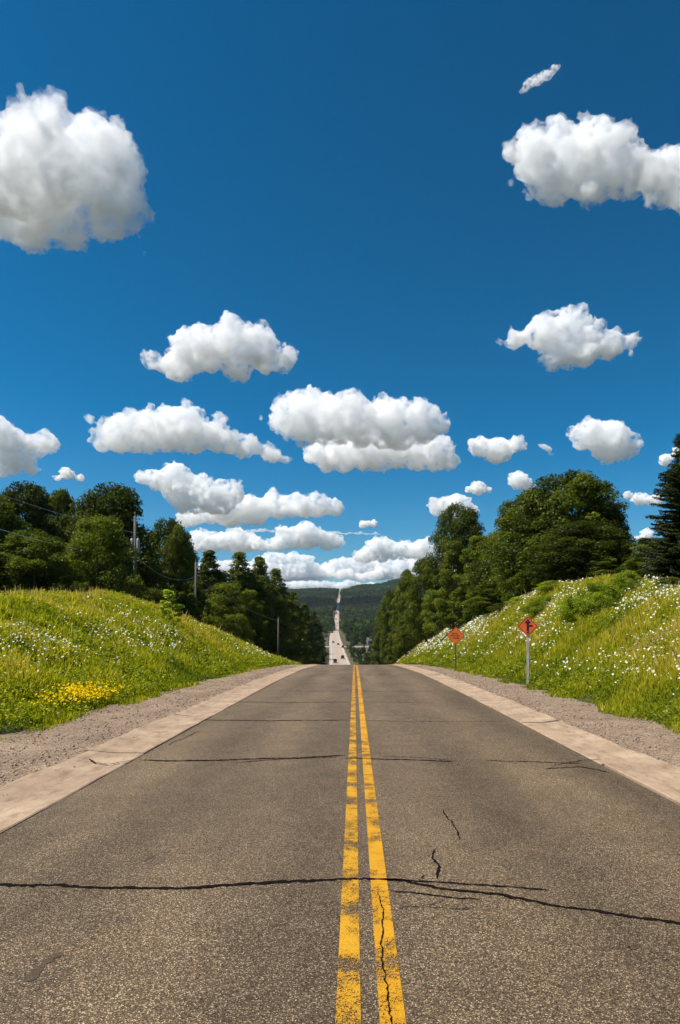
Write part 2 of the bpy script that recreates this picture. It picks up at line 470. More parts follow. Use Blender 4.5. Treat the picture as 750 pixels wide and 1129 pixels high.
# ribbons of crack filler, traced as polylines on the road surface: (offset, distance, half width)
def ground_px(x, y):
    """where a photo pixel on the flat near road lies: (offset, distance)"""
    Y = FPX * EYE / (y - HY)
    for _ in range(20):
        Y = FPX * (EYE - float(ZR(Y))) / (y - HY)
    return ((x - CX) / FPX * Y, Y)
def crack(name, px, w, seed, mat=None, dz=0.006, step=0.03, rough=0.5, parent=None, amp=0.012):
    r = np.random.default_rng(seed)
    pts = np.array([ground_px(*p) for p in px])
    seg = np.hypot(*np.diff(pts, axis=0).T); L = np.concatenate([[0], np.cumsum(seg)])
    n = max(6, int(L[-1] / step))
    t = np.linspace(0, L[-1], n)
    c = np.stack([np.interp(t, L, pts[:, 0]), np.interp(t, L, pts[:, 1])], -1)
    wob = np.cumsum(r.normal(size=(n, 2)) * amp * 0.45, axis=0)
    wob -= np.linspace(0, 1, n)[:, None] * wob[-1] ; wob = np.clip(wob, -0.05, 0.05) + r.normal(size=(n, 2)) * amp * 0.35
    c = c + wob
    tg = np.gradient(c, axis=0); tg /= np.linalg.norm(tg, axis=1)[:, None] + 1e-9
    nrm = np.stack([-tg[:, 1], tg[:, 0]], -1)
    mid = np.stack([np.interp(t, L, pts[:, 0]), np.interp(t, L, pts[:, 1])], -1)
    hw = w * (1 + rough * r.uniform(-1, 1, n)) * np.clip(np.minimum(t, L[-1] - t) / (0.08 * L[-1] + 1e-6) + 0.25, 0, 1)
    a = c + nrm * hw[:, None]; b = c - nrm * hw[:, None]
    v = np.concatenate([np.column_stack([a[:, 0], a[:, 1], ZR(a[:, 1]) + dz]), np.column_stack([b[:, 0], b[:, 1], ZR(b[:, 1]) + dz])])
    i = np.arange(n - 1)
    f = np.stack([i, i + 1, i + 1 + n, i + n], -1)
    return link(name, mesh_from(name, v, f), mat or M['tar'], parent or road)
CR = [
 ([(-60,974),(0,975),(100,976),(200,977),(260,974),(330,971),(376,970)], 0.015),
 ([(366,970),(405,970),(440,972),(480,981),(560,991),(640,1004),(700,1013),(760,1021),(840,1030)], 0.011),
 ([(400,969),(440,970),(480,972),(540,977),(605,982)], 0.008),
 ([(432,983),(452,985),(478,988),(500,991),(530,992)], 0.0055),
 ([(436,1004),(450,1000),(470,1000),(500,1003),(520,1002)], 0.003),
 ([(490,992),(484,996),(472,999)], 0.003), ([(548,985),(560,990),(580,996)], 0.003),
 ([(481,937),(479,948),(484,958),(482,970)], 0.006), ([(470,966),(464,969),(462,972)], 0.003),
 ([(488,893),(494,905),(500,916),(506,926)], 0.004),
 ([(152,838),(200,839),(250,838),(330,836),(382,833)], 0.016), ([(262,841),(300,838),(372,835)], 0.008),
 ([(382,836),(415,837),(450,838),(500,840)], 0.013), ([(420,834),(470,836),(500,839)], 0.006),
 ([(536,839),(580,840),(640,842)], 0.008), ([(610,844),(650,838),(662,838)], 0.007), ([(600,848),(640,846),(672,852)], 0.008),
 ([(215,794),(300,795),(385,794)], 0.017), ([(392,794),(450,796),(560,796)], 0.008),
 ([(262,774),(330,775),(389,774)], 0.014), ([(395,774),(480,775)], 0.010),
 ([(300,762),(390,762),(470,763)], 0.012), ([(320,754),(388,754)], 0.014), ([(340,744),(470,744)], 0.02),
 ([(186,822),(208,812),(220,806)], 0.004),
]
for i, (px, w) in enumerate(CR):
    far = np.interp(px[0][1], [740, 860, 960], [1.9, 1.6, 1.25])
    crack('crack', px, w * far, 40 + i)
for yy, s in ((1090, 3), (1030, 4), (990, 5)):                       # the crack that runs down inside the right yellow line
    pass
crack('crack', [(416,983),(419,1010),(421,1040),(424,1075),(427,1110),(430,1160)], 0.0032, 90, amp=0.008, dz=0.008)
for px, w in ([(30,1082),(48,1066),(66,1050)], 0.022), ([(160,950),(172,943)], 0.02), ([(690,1043),(702,1046)], 0.012):
    crack('stain', px, w, int(px[0][0]), M['stain'], dz=0.003, rough=0.8)

# concrete gutters: separate slabs, cast against the asphalt, slightly heaved
def gutter(sign, d0, d1, seed, label):
    r = random.Random(seed); mb = MB()
    y = -24.0 + r.uniform(0, 3)
    while y < 140:
        L = r.uniform(4.4, 4.8)
        if sign > 0 and abs(y - 8.0) < 2.4: L = 8.4 - y if 8.4 - y > 1.5 else L
        n = 8
        dz = r.uniform(-0.008, 0.012); dx = r.uniform(-0.02, 0.02)
        rows = []
        for i in range(n + 1):
            yy = y + (L - 0.032) * i / n
            z = float(ZR(yy)) + dz
            e0 = d0 + r.uniform(-0.012, 0.012) + dx; e1 = d1 + r.uniform(-0.05, 0.05) + dx
            m0 = e0 + (e1 - e0) * 0.55
            prof = [(e0, -0.10), (e0, 0.000), (e0 + sign * 0.015, 0.010), (m0, 0.012), (e1 - sign * 0.03, 0.055), (e1, 0.040), (e1, -0.10)]
            rows.append([(float(XC(yy)) + a, yy, z + b) for a, b in prof])
        k = len(rows[0]); v = [p for row in rows for p in row]; f = []
        for i in range(n):
            for j in range(k - 1): f.append((i * k + j, i * k + j + 1, (i + 1) * k + j + 1, (i + 1) * k + j))
        f.append(tuple(range(k))); f.append(tuple(n * k + j for j in range(k))[::-1])
        mb.add(v, f)
        y += L
    o = mb.build('gutter', M['concrete'])
    return tag(o, label, 'gutter', kind='structure')
gut_l = gutter(-1, AL - 0.022, -3.93, 5, 'pinkish concrete gutter strip along the left edge of the asphalt')
gut_r = gutter(1, AR + 0.022, 4.12, 9, 'pinkish concrete gutter strip along the right edge of the asphalt, one slab heaved')
crack('crack', [(98,838),(106,843),(118,845),(150,840)], 0.012, 300, dz=0.03, parent=gut_l)
crack('crack', [(170,808),(178,809),(186,808)], 0.010, 301, dz=0.03, parent=gut_l)

def shoulder(d0, d1, label, seed):
    ys = np.concatenate([np.arange(-30, 45, 0.3), np.arange(45, 150, 1.5)])
    ds = np.linspace(d0, d1, 16)
    sg = 1 if d1 > 0 else -1
    def z(D, Y):
        q = np.stack([D * 2.2, Y * 2.2], -1).reshape(-1, 2)
        n = fnoise(q, seed, 3).reshape(D.shape) * 0.012
        t = (D - d0) / (d1 - d0)
        rut = -0.035 * np.exp(-((t - 0.12) / 0.1) ** 2)
        return ZR(Y) + 0.006 + n + rut - 0.16 * sstep(t, 0.93, 1.0)
    o = sheet('gravel_shoulder', ds, z, M['gravel'], ys, jitter=lambda D, Y: sg * 0.12 * np.sin(Y * 0.7 + seed) * sstep(np.abs(D), 5, 6.2))
    return tag(o, label, 'road shoulder', kind='structure')
shoulder(-3.90, -6.35, 'tan gravel shoulder between left gutter and grass bank', 4)
shoulder(4.09, 6.35, 'tan gravel shoulder between right gutter and grass bank', 6)

# the pale road in the valley and its side street
YV = YS[(YS >= 195) & (YS <= 2750)]
def vw(y): return 5.6 + 0 * y
vroad = sheet('valley_road', np.linspace(-1, 1, 5), lambda d, y: ZR(y) + 0.02, M['pale_road'], YV,
              jitter=lambda D, Y: D * (np.interp(Y, [195, 240, 420, 520, 800, 950, 2750], [3.4, 4.5, 4.7, 5.2, 4.8, 3.8, 3.5]) - 1))
tag(vroad, 'pale far road dropping into the valley and climbing the wooded hill', 'road', kind='structure')
for d0, d1 in ((-0.2, -0.06), (0.06, 0.2)):
    strip('center_line', d0, d1, 206, 800, 0.03, M['yellow'], vroad)
for d0 in (-3.7, 3.6):
    strip('edge_line', d0, d0 + 0.22, 230, 800, 0.03, M['white'], vroad)
sy = np.linspace(470, 486, 5)
side = sheet('side_street', np.concatenate([np.linspace(-60, -6.5, 8), np.linspace(6.5, 60, 8)]), lambda d, y: ground(d, y) + 0.12 + 0.25 * sstep(np.abs(d), 6, 14), M['pale_road'], sy)
tag(side, 'pale side street crossing the far road at the valley bottom', 'street', kind='structure')
# ------------------------------------------------------------------ clouds
def cloud_material(sig, R, seed):
    m = bpy.data.materials.new('cloud')
    m.use_nodes = True
    nt = m.node_tree
    nt.nodes.remove(nt.nodes['Principled BSDF'])
    out = nt.nodes['Material Output']
    v = nt.nodes.new('ShaderNodeVolumeScatter')
    v.inputs['Color'].default_value = (1, 1, 1, 1)
    v.inputs['Anisotropy'].default_value = 0.0
    tc = nt.nodes.new('ShaderNodeTexCoord')
    n = nt.nodes.new('ShaderNodeTexNoise')
    n.inputs['Scale'].default_value = 2.6 / R
    n.inputs['Detail'].default_value = 5.0
    n.inputs['Roughness'].default_value = 0.62
    n.noise_dimensions = '3D'
    mp = nt.nodes.new('ShaderNodeMapping'); mp.inputs['Location'].default_value = (seed * R * 1.7, 0, seed * R)
    nt.links.new(tc.outputs['Object'], mp.inputs[0]); nt.links.new(mp.outputs[0], n.inputs['Vector'])
    r = nt.nodes.new('ShaderNodeMapRange')
    r.inputs[1].default_value = 0.41; r.inputs[2].default_value = 0.66
    r.inputs[3].default_value = sig * 0.01; r.inputs[4].default_value = sig * 2.5
    nt.links.new(n.outputs[0], r.inputs[0])
    nt.links.new(r.outputs[0], v.inputs['Density'])
    nt.links.new(v.outputs[0], out.inputs['Volume'])
    return m

_ico = {}
def ico_arrays(sub):
    if sub not in _ico:
        import bmesh
        bm = bmesh.new()
        bmesh.ops.create_icosphere(bm, subdivisions=sub, radius=1.0)
        v = np.array([p.co[:] for p in bm.verts])
        f = np.array([[q.index for q in p.verts] for p in bm.faces])
        bm.free()
        _ico[sub] = (v, f)
    return _ico[sub]

ALT = 900.0
def cloud(label, lobes, base, seed, wisp=False, group='fair weather clouds', dens=3.3, flat=0.55):
    """lobes: (x, y, r) in photo pixels measured on the sky; built as a billowing volume at its real distance"""
    rng = np.random.default_rng(seed)
    Y = FPX * ALT / (HY - base)
    k = Y / FPX
    xs = [l[0] for l in lobes]; ys = [l[1] for l in lobes]
    cx, cy_ = (min(xs) + max(xs)) / 2, base
    org = P(cx, base, Y)
    rmax = max(l[2] for l in lobes)
    prim = []
    def lump(c, r, level):
        prim.append((c, r))
        if level <= 0: return
        n = 15 if level == 2 else 9
        for _ in range(n):
            d = rng.normal(size=3); d /= np.linalg.norm(d)
            if d[2] < -0.35: d[2] = -d[2] * 0.5
            d /= np.linalg.norm(d)
            rr = r * rng.uniform(0.22, 0.42)
            lump(c + d * (r * rng.uniform(0.78, 0.98)), rr, level - 1)
    allobes = [(x, y, r, rng.uniform(-0.5, 0.5) * rmax) for (x, y, r) in lobes]
    fill = []
    for i, a in enumerate(allobes):
        for b in allobes[:i]:
            if math.hypot(a[0] - b[0], a[1] - b[1]) < (a[2] + b[2]) * 1.45:
                t = rng.uniform(0.4, 0.6)
                fill.append((a[0] * t + b[0] * (1 - t), a[1] * t + b[1] * (1 - t) + rng.uniform(-0.15, 0.35) * min(a[2], b[2]),
                             min(a[2], b[2]) * rng.uniform(0.7, 0.95), a[3] * t + b[3] * (1 - t) + rng.uniform(-.3, .3) * a[2]))
    for (x, y, r, depth) in allobes + fill:
        c = np.array([(x - cx) * k, depth * k, (base - y) * k])
        lump(c, r * 0.93 * k, 2 if r > 7 else 1)
    v1, f1 = ico_arrays(2)
    V, F, o = [], [], 0
    lo = -flat * 0.0
    for c, r in prim:
        s = v1 * r
        s = s * (1 + 0.10 * rng.uniform(-1, 1))
        if wisp: s = s * np.array([1.3, 1.0, 0.6])
        vv = s + c
        # flattened, ragged base
        z0 = 0.0
        low = vv[:, 2] < z0
        vv[low, 2] = z0 + (vv[low, 2] - z0) * 0.45
        V.append(vv); F.append(f1 + o); o += len(v1)
    V = np.concatenate(V); F = np.concatenate(F)
    me = mesh_from('cloud_lumps', V, F)
    tmp = bpy.data.objects.new('tmp', me); COL.objects.link(tmp)
    ext = (V.max(0) - V.min(0))
    R = rmax * k
    vox = max(0.85 * k, ext.max() / 300)
    def add_remesh(size):
        rm = tmp.modifiers.new('r', 'REMESH'); rm.mode = 'VOXEL'; rm.voxel_size = size
    def add_displace(scale, strength, hard=False):
        tx = bpy.data.textures.new('billow', 'CLOUDS')
        tx.noise_scale = scale; tx.noise_depth = 3
        tx.noise_basis = 'ORIGINAL_PERLIN'
        tx.noise_type = 'HARD_NOISE' if hard else 'SOFT_NOISE'
        dm = tmp.modifiers.new('d', 'DISPLACE'); dm.texture = tx
        dm.texture_coords = 'LOCAL'; dm.strength = strength; dm.mid_level = 0.55
    add_remesh(vox)
    add_displace(R * 0.55, R * 0.42)
    add_displace(R * 0.16, R * (0.24 if not wisp else 0.5))
    add_remesh(vox)
    add_displace(6 * k, 2.6 * k, True)
    add_remesh(vox)
    bpy.context.view_layer.update()
    dg = bpy.context.evaluated_depsgraph_get()
    me2 = bpy.data.meshes.new_from_object(tmp.evaluated_get(dg))
    bpy.data.objects.remove(tmp)
    me2.name = 'cumulus_cloud'
    me2.materials.clear()
    me2.materials.append(cloud_material(dens / (rmax * k) * (0.35 if wisp else 1.0), rmax * k, seed % 17))
    ob = bpy.data.objects.new('cumulus_cloud', me2)
    ob.location = org
    COL.objects.link(ob)
    tag(ob, label, 'cloud', group, 'thing')
    return ob

def row(seed, *segs):
    """ragged strings of lobes: (x0, x1, y0, y1, r0, r1)"""
    r = random.Random(seed); out = []
    for x0, x1, y0, y1, r0, r1 in segs:
        L = math.hypot(x1 - x0, y1 - y0); t = 0.0
        while t <= 1.0:
            rr = (r0 + (r1 - r0) * t) * r.uniform(0.55, 1.15)
            out.append((x0 + (x1 - x0) * t, y0 + (y1 - y0) * t + r.uniform(-.5, .3) * rr, rr))
            t += max(rr * r.uniform(0.7, 1.1), 1.5) / max(L, 1)
    return out

CLOUDS = [
 ('huge grey-hearted cumulus cloud cut by the left edge high in the sky', [(45,163,44),(105,164,38),(125,188,40),(60,203,62),(-4,203,50),(112,222,42),(142,228,22),(18,238,32),(70,240,30),(-45,200,55),(150,262,6),(35,268,9)], 264),
 ('small torn cloud wisp above the big upper right cloud', [(577,98,5),(583,93,7),(592,88,8),(602,83,8),(612,76,6)], 100),
 ('big white cumulus cloud stretching to the right edge high in the sky', [(565,174,16),(598,168,34),(640,168,40),(662,182,40),(612,192,30),(692,192,30),(722,182,24),(745,186,28),(775,195,35),(652,218,20),(742,236,7),(562,206,6)], 236),
 ('domed white cloud above the long left cloud, ragged at its left tip', [(215,388,28),(250,382,29),(285,385,27),(310,393,19),(190,400,20),(170,402,13),(203,416,13),(260,402,20),(160,391,5),(318,400,9)], 424),
 ('long white cloud sloping down to the right beneath the domed one', [(130,476,25),(165,474,30),(203,477,31),(240,486,24),(270,494,17),(298,502,15),(314,509,8),(112,488,15),(95,460,8),(112,466,5)], 502),
 ('broad grey-bottomed cloud in the middle of the sky, upper of a stacked pair', [(330,455,29),(355,455,31),(390,464,28),(430,464,29),(462,468,26),(484,472,14),(305,461,14),(288,461,5),(320,472,18),(360,478,20),(400,480,20),(440,482,20),(470,480,14)], 494),
 ('flat pale cloud directly below the broad grey-bottomed one in the middle', [(362,500,23),(398,502,23),(438,503,23),(478,502,23),(498,506,12),(344,504,14),(418,512,16),(380,514,14)], 522),
 ('pointed white cloud standing alone right of centre, with a shaded underside', [(570,372,15),(600,368,23),(628,360,22),(645,377,28),(670,381,20),(690,383,12),(610,398,15),(554,370,7),(640,397,15),(700,386,5)], 413),
 ('small rounded cloud between the middle pair and the oval right cloud', [(530,491,14),(550,497,17),(568,492,12),(519,489,6),(550,506,8)], 510),
 ('oval white cloud low on the right above the tallest broad tree', [(648,479,20),(675,484,25),(695,492,15),(630,477,8),(672,503,12)], 512),
 ('tiny cloud scrap left of the oval right cloud', [(598,491,5),(604,495,5),(608,501,4)], 504),
 ('white cloud cut by the left edge above the left trees', [(0,483,26),(25,495,20),(50,488,16),(2,513,18),(28,512,14)], 523),
 ('little flat cloud just above the gap in the left treetops', [(75,523,8),(62,527,6),(88,527,6)], 530),
 ('stepped low cloud over the middle of the left wood, thickest at its left', row(1,(158,205,527,533,14,17),(190,262,545,548,17,15),(225,268,529,532,7,5),(200,250,556,560,14,12)), 566),
 ('long low cloud trailing right behind the stepped one', row(2,(205,305,570,568,12,15),(250,372,560,561,17,12),(295,355,552,554,10,9)), 580),
 ('small tilted cloud touching the top of the broad right tree', [(572,529,12),(582,536,9),(565,529,7)], 542),
 ('white cloud behind the dark tree top right of the valley', [(482,561,14),(504,557,17),(520,565,12)], 572),
 ('small flat cloud resting over the cloud behind the dark tree', [(528,538,10),(516,541,6),(540,540,5)], 545),
 ('tiny lone cloud in the gap above the far road', [(400,578,6),(412,577,6)], 583),
 ('low puffy cloud left of the far road over the pointed left trees', row(3,(200,290,604,603,9,9),(218,280,596,594,13,11)), 613),
 ('low broken cloud above the middle of the valley gap', row(4,(275,375,600,600,9,9),(312,366,590,590,11,10)), 609),
 ('low heaped cloud right of the valley gap', row(5,(395,490,612,612,10,9),(415,470,600,604,11,10)), 622),
 ('long pale cloud bank lying on the horizon', row(6,(215,330,628,632,10,10),(285,350,617,619,9,8),(300,420,636,636,9,9)), 640),
 ('pale cloud bank on the horizon right of the far road', row(7,(350,520,630,630,10,9),(370,480,620,622,9,9),(420,530,637,637,9,8)), 641),
 ('thin pale cloud streak lowest above the far hill', row(8,(270,470,646,646,6,6)), 650),
 ('thin torn cloud strip between the puffy and the broken low clouds', row(9,(250,420,586,589,4,3)), 592),
 ('white cloud between the broad right tree and the spruce', [(690,547,7),(708,550,10),(722,552,9)], 560),
 ('small low cloud above the bushes left of the spruce', [(712,590,8),(700,594,5)], 597),
 ('small cloud showing behind the spruce tip', [(734,507,8),(750,498,9)], 515),
]
for i, (lab, lobes, base) in enumerate(CLOUDS):
    cloud(lab, lobes, base, 100 + i, wisp=(i in (1, 10) or 'torn' in lab))
# ------------------------------------------------------------------ foliage builders
def leaf_quads(c, nrm, L, Wd, rng, flat=0.75):
    """one pointed leaf-shaped quad per centre, facing roughly along nrm"""
    n = len(c)
    nn = nrm + rng.normal(size=(n, 3)) * flat
    nn /= np.linalg.norm(nn, axis=1)[:, None] + 1e-9
    a = rng.normal(size=(n, 3)); u = np.cross(nn, a); u /= np.linalg.norm(u, axis=1)[:, None] + 1e-9
    w = np.cross(nn, u)
    L = np.broadcast_to(L, n)[:, None] * 0.5; Wd = np.broadcast_to(Wd, n)[:, None] * 0.5
    bend = nn * L * 0.25
    v = np.stack([c - u * L, c + w * Wd + bend, c + u * L, c - w * Wd + bend], 1).reshape(-1, 3)
    f = np.arange(4 * n).reshape(-1, 4)
    return v, f

def crown_mesh(name, v, f, tint):
    me = mesh_from(name, v, f)
    set_attr(me, 'tint', np.repeat(np.clip(tint, 0, 1), 4))
    return me

def broad_crown(seed, H, R, z0, nclump, per, leaf, shape='round', squash=0.85):
    rng = np.random.default_rng(seed)
    cs, C, N, T = [], [], [], []
    tries = 0
    lob = rng.uniform(0, 6.28, 6)
    while len(cs) < nclump and tries < 20000:
        tries += 1
        t = rng.uniform(0.02, 1.0)
        if shape == 'round': env = math.sin(math.pi * min(1, (0.10 + 0.90 * t)) ** 0.85) ** 0.62
        elif shape == 'column': env = (math.sin(math.pi * (0.16 + 0.84 * t)) ** 0.6) * (1.05 - 0.35 * t)
        elif shape == 'cone': env = (1 - t) ** 0.72 * 1.08 * min(1, 0.66 + t * 3.5) + 0.03
        else: env = (1 - t ** 1.8) ** 0.6                                  # shrub: widest low down
        ph = rng.uniform(0, 2 * math.pi)
        env *= 0.86 + 0.16 * math.sin(2 * ph + lob[0] + 3 * t) + 0.11 * math.sin(3 * ph + lob[1] - 5 * t)
        rr = env * R * (rng.uniform(0.12, 1.0) ** 0.42)
        p = np.array([math.cos(ph) * rr, math.sin(ph) * rr, z0 + (H - z0) * t])
        r = R * rng.uniform(0.15, 0.27) * (1.0 if shape != 'cone' else (0.62 + 0.5 * (1 - t)))
        if p[2] + r * squash > H * 1.01: continue
        cs.append((p, r, env))
    for p, r, env in cs:
        k = max(12, int(per * (r / (0.21 * R)) ** 2))
        d = rng.normal(size=(k, 3)); d /= np.linalg.norm(d, axis=1)[:, None]
        d[:, 2] = np.where(rng.uniform(size=k) < 0.72, np.abs(d[:, 2]), d[:, 2])
        rad = r * rng.uniform(0.25, 1.08, k) ** 0.6
        c = p + d * rad[:, None] * np.array([1, 1, squash])
        C.append(c); N.append(d + np.array([0, 0, 0.35]))
        ct = np.clip(rng.normal(0.42, 0.16), 0, 1)
        T.append(np.clip(ct + rng.normal(0, 0.13, k), 0, 1))
    C = np.concatenate(C); N = np.concatenate(N); T = np.concatenate(T)
    n = len(C)
    s = leaf * rng.uniform(0.65, 1.3, n)
    v, f = leaf_quads(C, N, s, s * 0.62, rng)
    return crown_mesh('crown', v, f, T), cs

def trunk_mesh(seed, H, r0, z0, cs, nl=16, top=0.85):
    rng = random.Random(seed); mb = MB()
    pts = [(0, 0, -0.5), (0, 0, 0)] ; x = y = 0
    n = 7
    for i in range(1, n + 1):
        x += rng.uniform(-.06, .06) * H * .1; y += rng.uniform(-.06, .06) * H * .1
        pts.append((x, y, H * top * i / n))
    rad = [r0 * 1.35, r0 * 1.15] + [r0 * (1 - 0.85 * i / n) for i in range(1, n + 1)]
    mb.tube(pts, rad, 9)
    pick = sorted(cs, key=lambda c: c[0][2])
    pick = [pick[int(i * len(pick) / nl)] for i in range(min(nl, len(pick)))]
    for p, r, e in pick:
        zz = max(0.12 * H, p[2] * 0.62)
        f = min(1, zz / (H * top)); i = min(n - 1, int(f * n))
        a = Vector(pts[1 + i]).lerp(Vector(pts[2 + i]), f * n - i)
        b = Vector(p); m = a.lerp(b, 0.5) + Vector((0, 0, -0.06 * (b - a).length))
        rb = r0 * (1 - 0.8 * f) * 0.45
        mb.tube([a, m, b], [rb, rb * 0.65, rb * 0.2], 5)
    me = mb.mesh('trunk'); smooth(me); return me

def spruce(seed, H, R):
    rng = np.random.default_rng(seed)
    C, U, LW, T = [], [], [], []
    mb = MB(); mb.tube([(0, 0, -0.5), (0, 0, H * 0.5), (0, 0, H)], [0.17, 0.09, 0.012], 8)
    z = 0.25
    while z < H - 0.05:
        t = z / H
        L0 = R * (1 - t) ** 0.86 + 0.12
        nb = 11 if t < .7 else 7
        for k in range(nb):
            ph = rng.uniform(0, 6.28); L = L0 * rng.uniform(0.62, 1.12)
            drop = 0.42 - 0.85 * t
            d = np.array([math.cos(ph), math.sin(ph), 0])
            m = max(4, int(L / 0.075))
            s = np.linspace(0.08, 1, m)
            zz = z + (-drop * s + 0.42 * drop * s ** 3 + 0.10 * s ** 3) * L
            pts = d[None] * (s * L)[:, None]; pts[:, 2] = zz
            mb.tube([pts[0], pts[m // 2], pts[-1]], [0.03, 0.018, 0.005], 4, False)
            side = np.array([-d[1], d[0], 0])
            ct = rng.normal(0.45, 0.14)
            for q in (-1, 1, 0):
                for rep in range(3):
                    j = rng.normal(size=(m, 3)) * 0.03
                    spread = np.clip(0.34 * (1 - s * 0.75), 0.07, 0.4) * min(1, L) 
                    u = side[None] * q * 0.8 + d[None] * 0.55 + rng.normal(size=(m, 3)) * 0.22
                    u[:, 2] -= 0.32 + (0.35 if q == 0 else 0)
                    u /= np.linalg.norm(u, axis=1)[:, None]
                    ll = spread * rng.uniform(0.6, 1.15, m)
                    C.append(pts + j + u * ll[:, None] * 0.5); U.append(u)
                    LW.append(ll); T.append(np.clip(ct + rng.normal(0, .12, m) + 0.25 * (s - .5), 0, 1))
        z += rng.uniform(0.13, 0.21) * (1.15 - 0.4 * t)
    C = np.concatenate(C); U = np.concatenate(U); LW = np.concatenate(LW); T = np.concatenate(T)
    n = len(C)
    a = rng.normal(size=(n, 3)); w = np.cross(U, a); w /= np.linalg.norm(w, axis=1)[:, None]
    L = LW[:, None] * 0.62; Wd = rng.uniform(0.022, 0.04, n)[:, None]
    v = np.stack([C - U * L, C + w * Wd, C + U * L, C - w * Wd], 1).reshape(-1, 3)
    tr = mb.mesh('trunk')
    return crown_mesh('crown', v, np.arange(4 * n).reshape(-1, 4), T), tr

# archetypes: crown mesh, trunk mesh, nominal height and radius
ARCH = {}
def arch(key, H, R, z0, ncl, per, leaf, shape, mat, r0=0.2, seed=0, squash=0.85, nl=16):
    c, cs = broad_crown(seed, H, R, z0, ncl, per, leaf, shape, squash)
    c.materials.append(M[mat]); t = trunk_mesh(seed, H, r0, z0, cs, nl); t.materials.append(M['bark'])
    ARCH.setdefault(key, []).append((c, t, H, R))
for s in (1, 2, 3):
    arch('broad', 10, 4.0, 0.5, 190, 230, 0.20, 'round', 'broadleaf', 0.22, s, 0.85)
arch('column', 8, 2.3, 0.2, 130, 210, 0.15, 'column', 'midleaf', 0.14, 11)
arch('column', 8, 2.3, 0.2, 120, 220, 0.15, 'column', 'midleaf', 0.14, 12)
arch('pine', 8, 2.2, 0.1, 330, 95, 0.15, 'cone', 'pineleaf', 0.14, 21, 0.55)
arch('pine', 8, 2.0, 0.1, 330, 95, 0.15, 'cone', 'pineleaf', 0.14, 22, 0.55)
arch('light', 6, 2.9, 0.2, 120, 230, 0.14, 'round', 'lightleaf', 0.11, 31)
arch('bush', 2.4, 1.7, 0.0, 70, 150, 0.10, 'shrub', 'midleaf', 0.05, 41, 0.8, 10)
arch('greenbush', 1.6, 1.5, 0.0, 70, 150, 0.085, 'shrub', 'bushleaf', 0.04, 42, 0.8, 10)
arch('sapling', 2.0, 0.6, 0.1, 40, 40, 0.13, 'column', 'brightleaf', 0.02, 51, 0.8, 10)
c_, t_ = spruce(61, 9.0, 2.5); c_.materials.append(M['needles']); t_.materials.append(M['bark'])
ARCH['spruce'] = [(c_, t_, 9.0, 2.5)]
for s in (71, 72, 73, 74):                                           # lighter builds for the valley
    arch('valley', 10, 3.9, 0.2, 46, 46, 0.62, 'round' if s % 2 else 'column', 'farleaf', 0.2, s, nl=6)

_rt = random.Random(7)
def plant(name, label, cat, key, base, H, R, group=None, idx=None, mat=None):
    c, t, H0, R0 = ARCH[key][_rt.randrange(len(ARCH[key])) if idx is None else idx % len(ARCH[key])]
    e = empty(name, base, _rt.uniform(0, 6.28))
    sx = R / R0; e.scale = (sx, sx * _rt.uniform(0.9, 1.1), H / H0)
    co = bpy.data.objects.new('crown', c); co.parent = e; COL.objects.link(co)
    to = bpy.data.objects.new('trunk', t); to.parent = e; COL.objects.link(to)
    if mat:
        co.material_slots[0].link = 'OBJECT'; co.material_slots[0].material = M[mat]
    tag(e, label, cat, group, 'thing')
    return e

def tree_at(x, Y, ytop, wpx, key, label, name='broadleaf_tree', cat='tree', group=None, idx=None, mat=None):
    X = (x - CX) / FPX * Y
    z = gz(X, Y)
    H = EYE + (HY - ytop) / FPX * Y - z
    return plant(name, label, cat, key, (X, Y, z - 0.05), max(H, 0.6), wpx / FPX * Y / 2 * 1.22, group, idx, mat)

def bank_px(x, y):
    """where the sight line through a photo pixel meets the ground"""
    for Y in np.arange(5, 120, 0.1):
        X = (x - CX) / FPX * Y
        if EYE + (HY - y) / FPX * Y < gz(X, Y): return X - float(XC(Y)), Y

def on_bank(x, y, h_px, w_px, key, label, name, cat, group=None):
    """a plant whose foot shows at photo pixel (x, y) on a bank"""
    d, Y = bank_px(x, y)
    X = d + float(XC(Y))
    return plant(name, label, cat, key, (X, Y, gz(X, Y) - 0.03), h_px / FPX * Y, w_px / FPX * Y / 2, group)

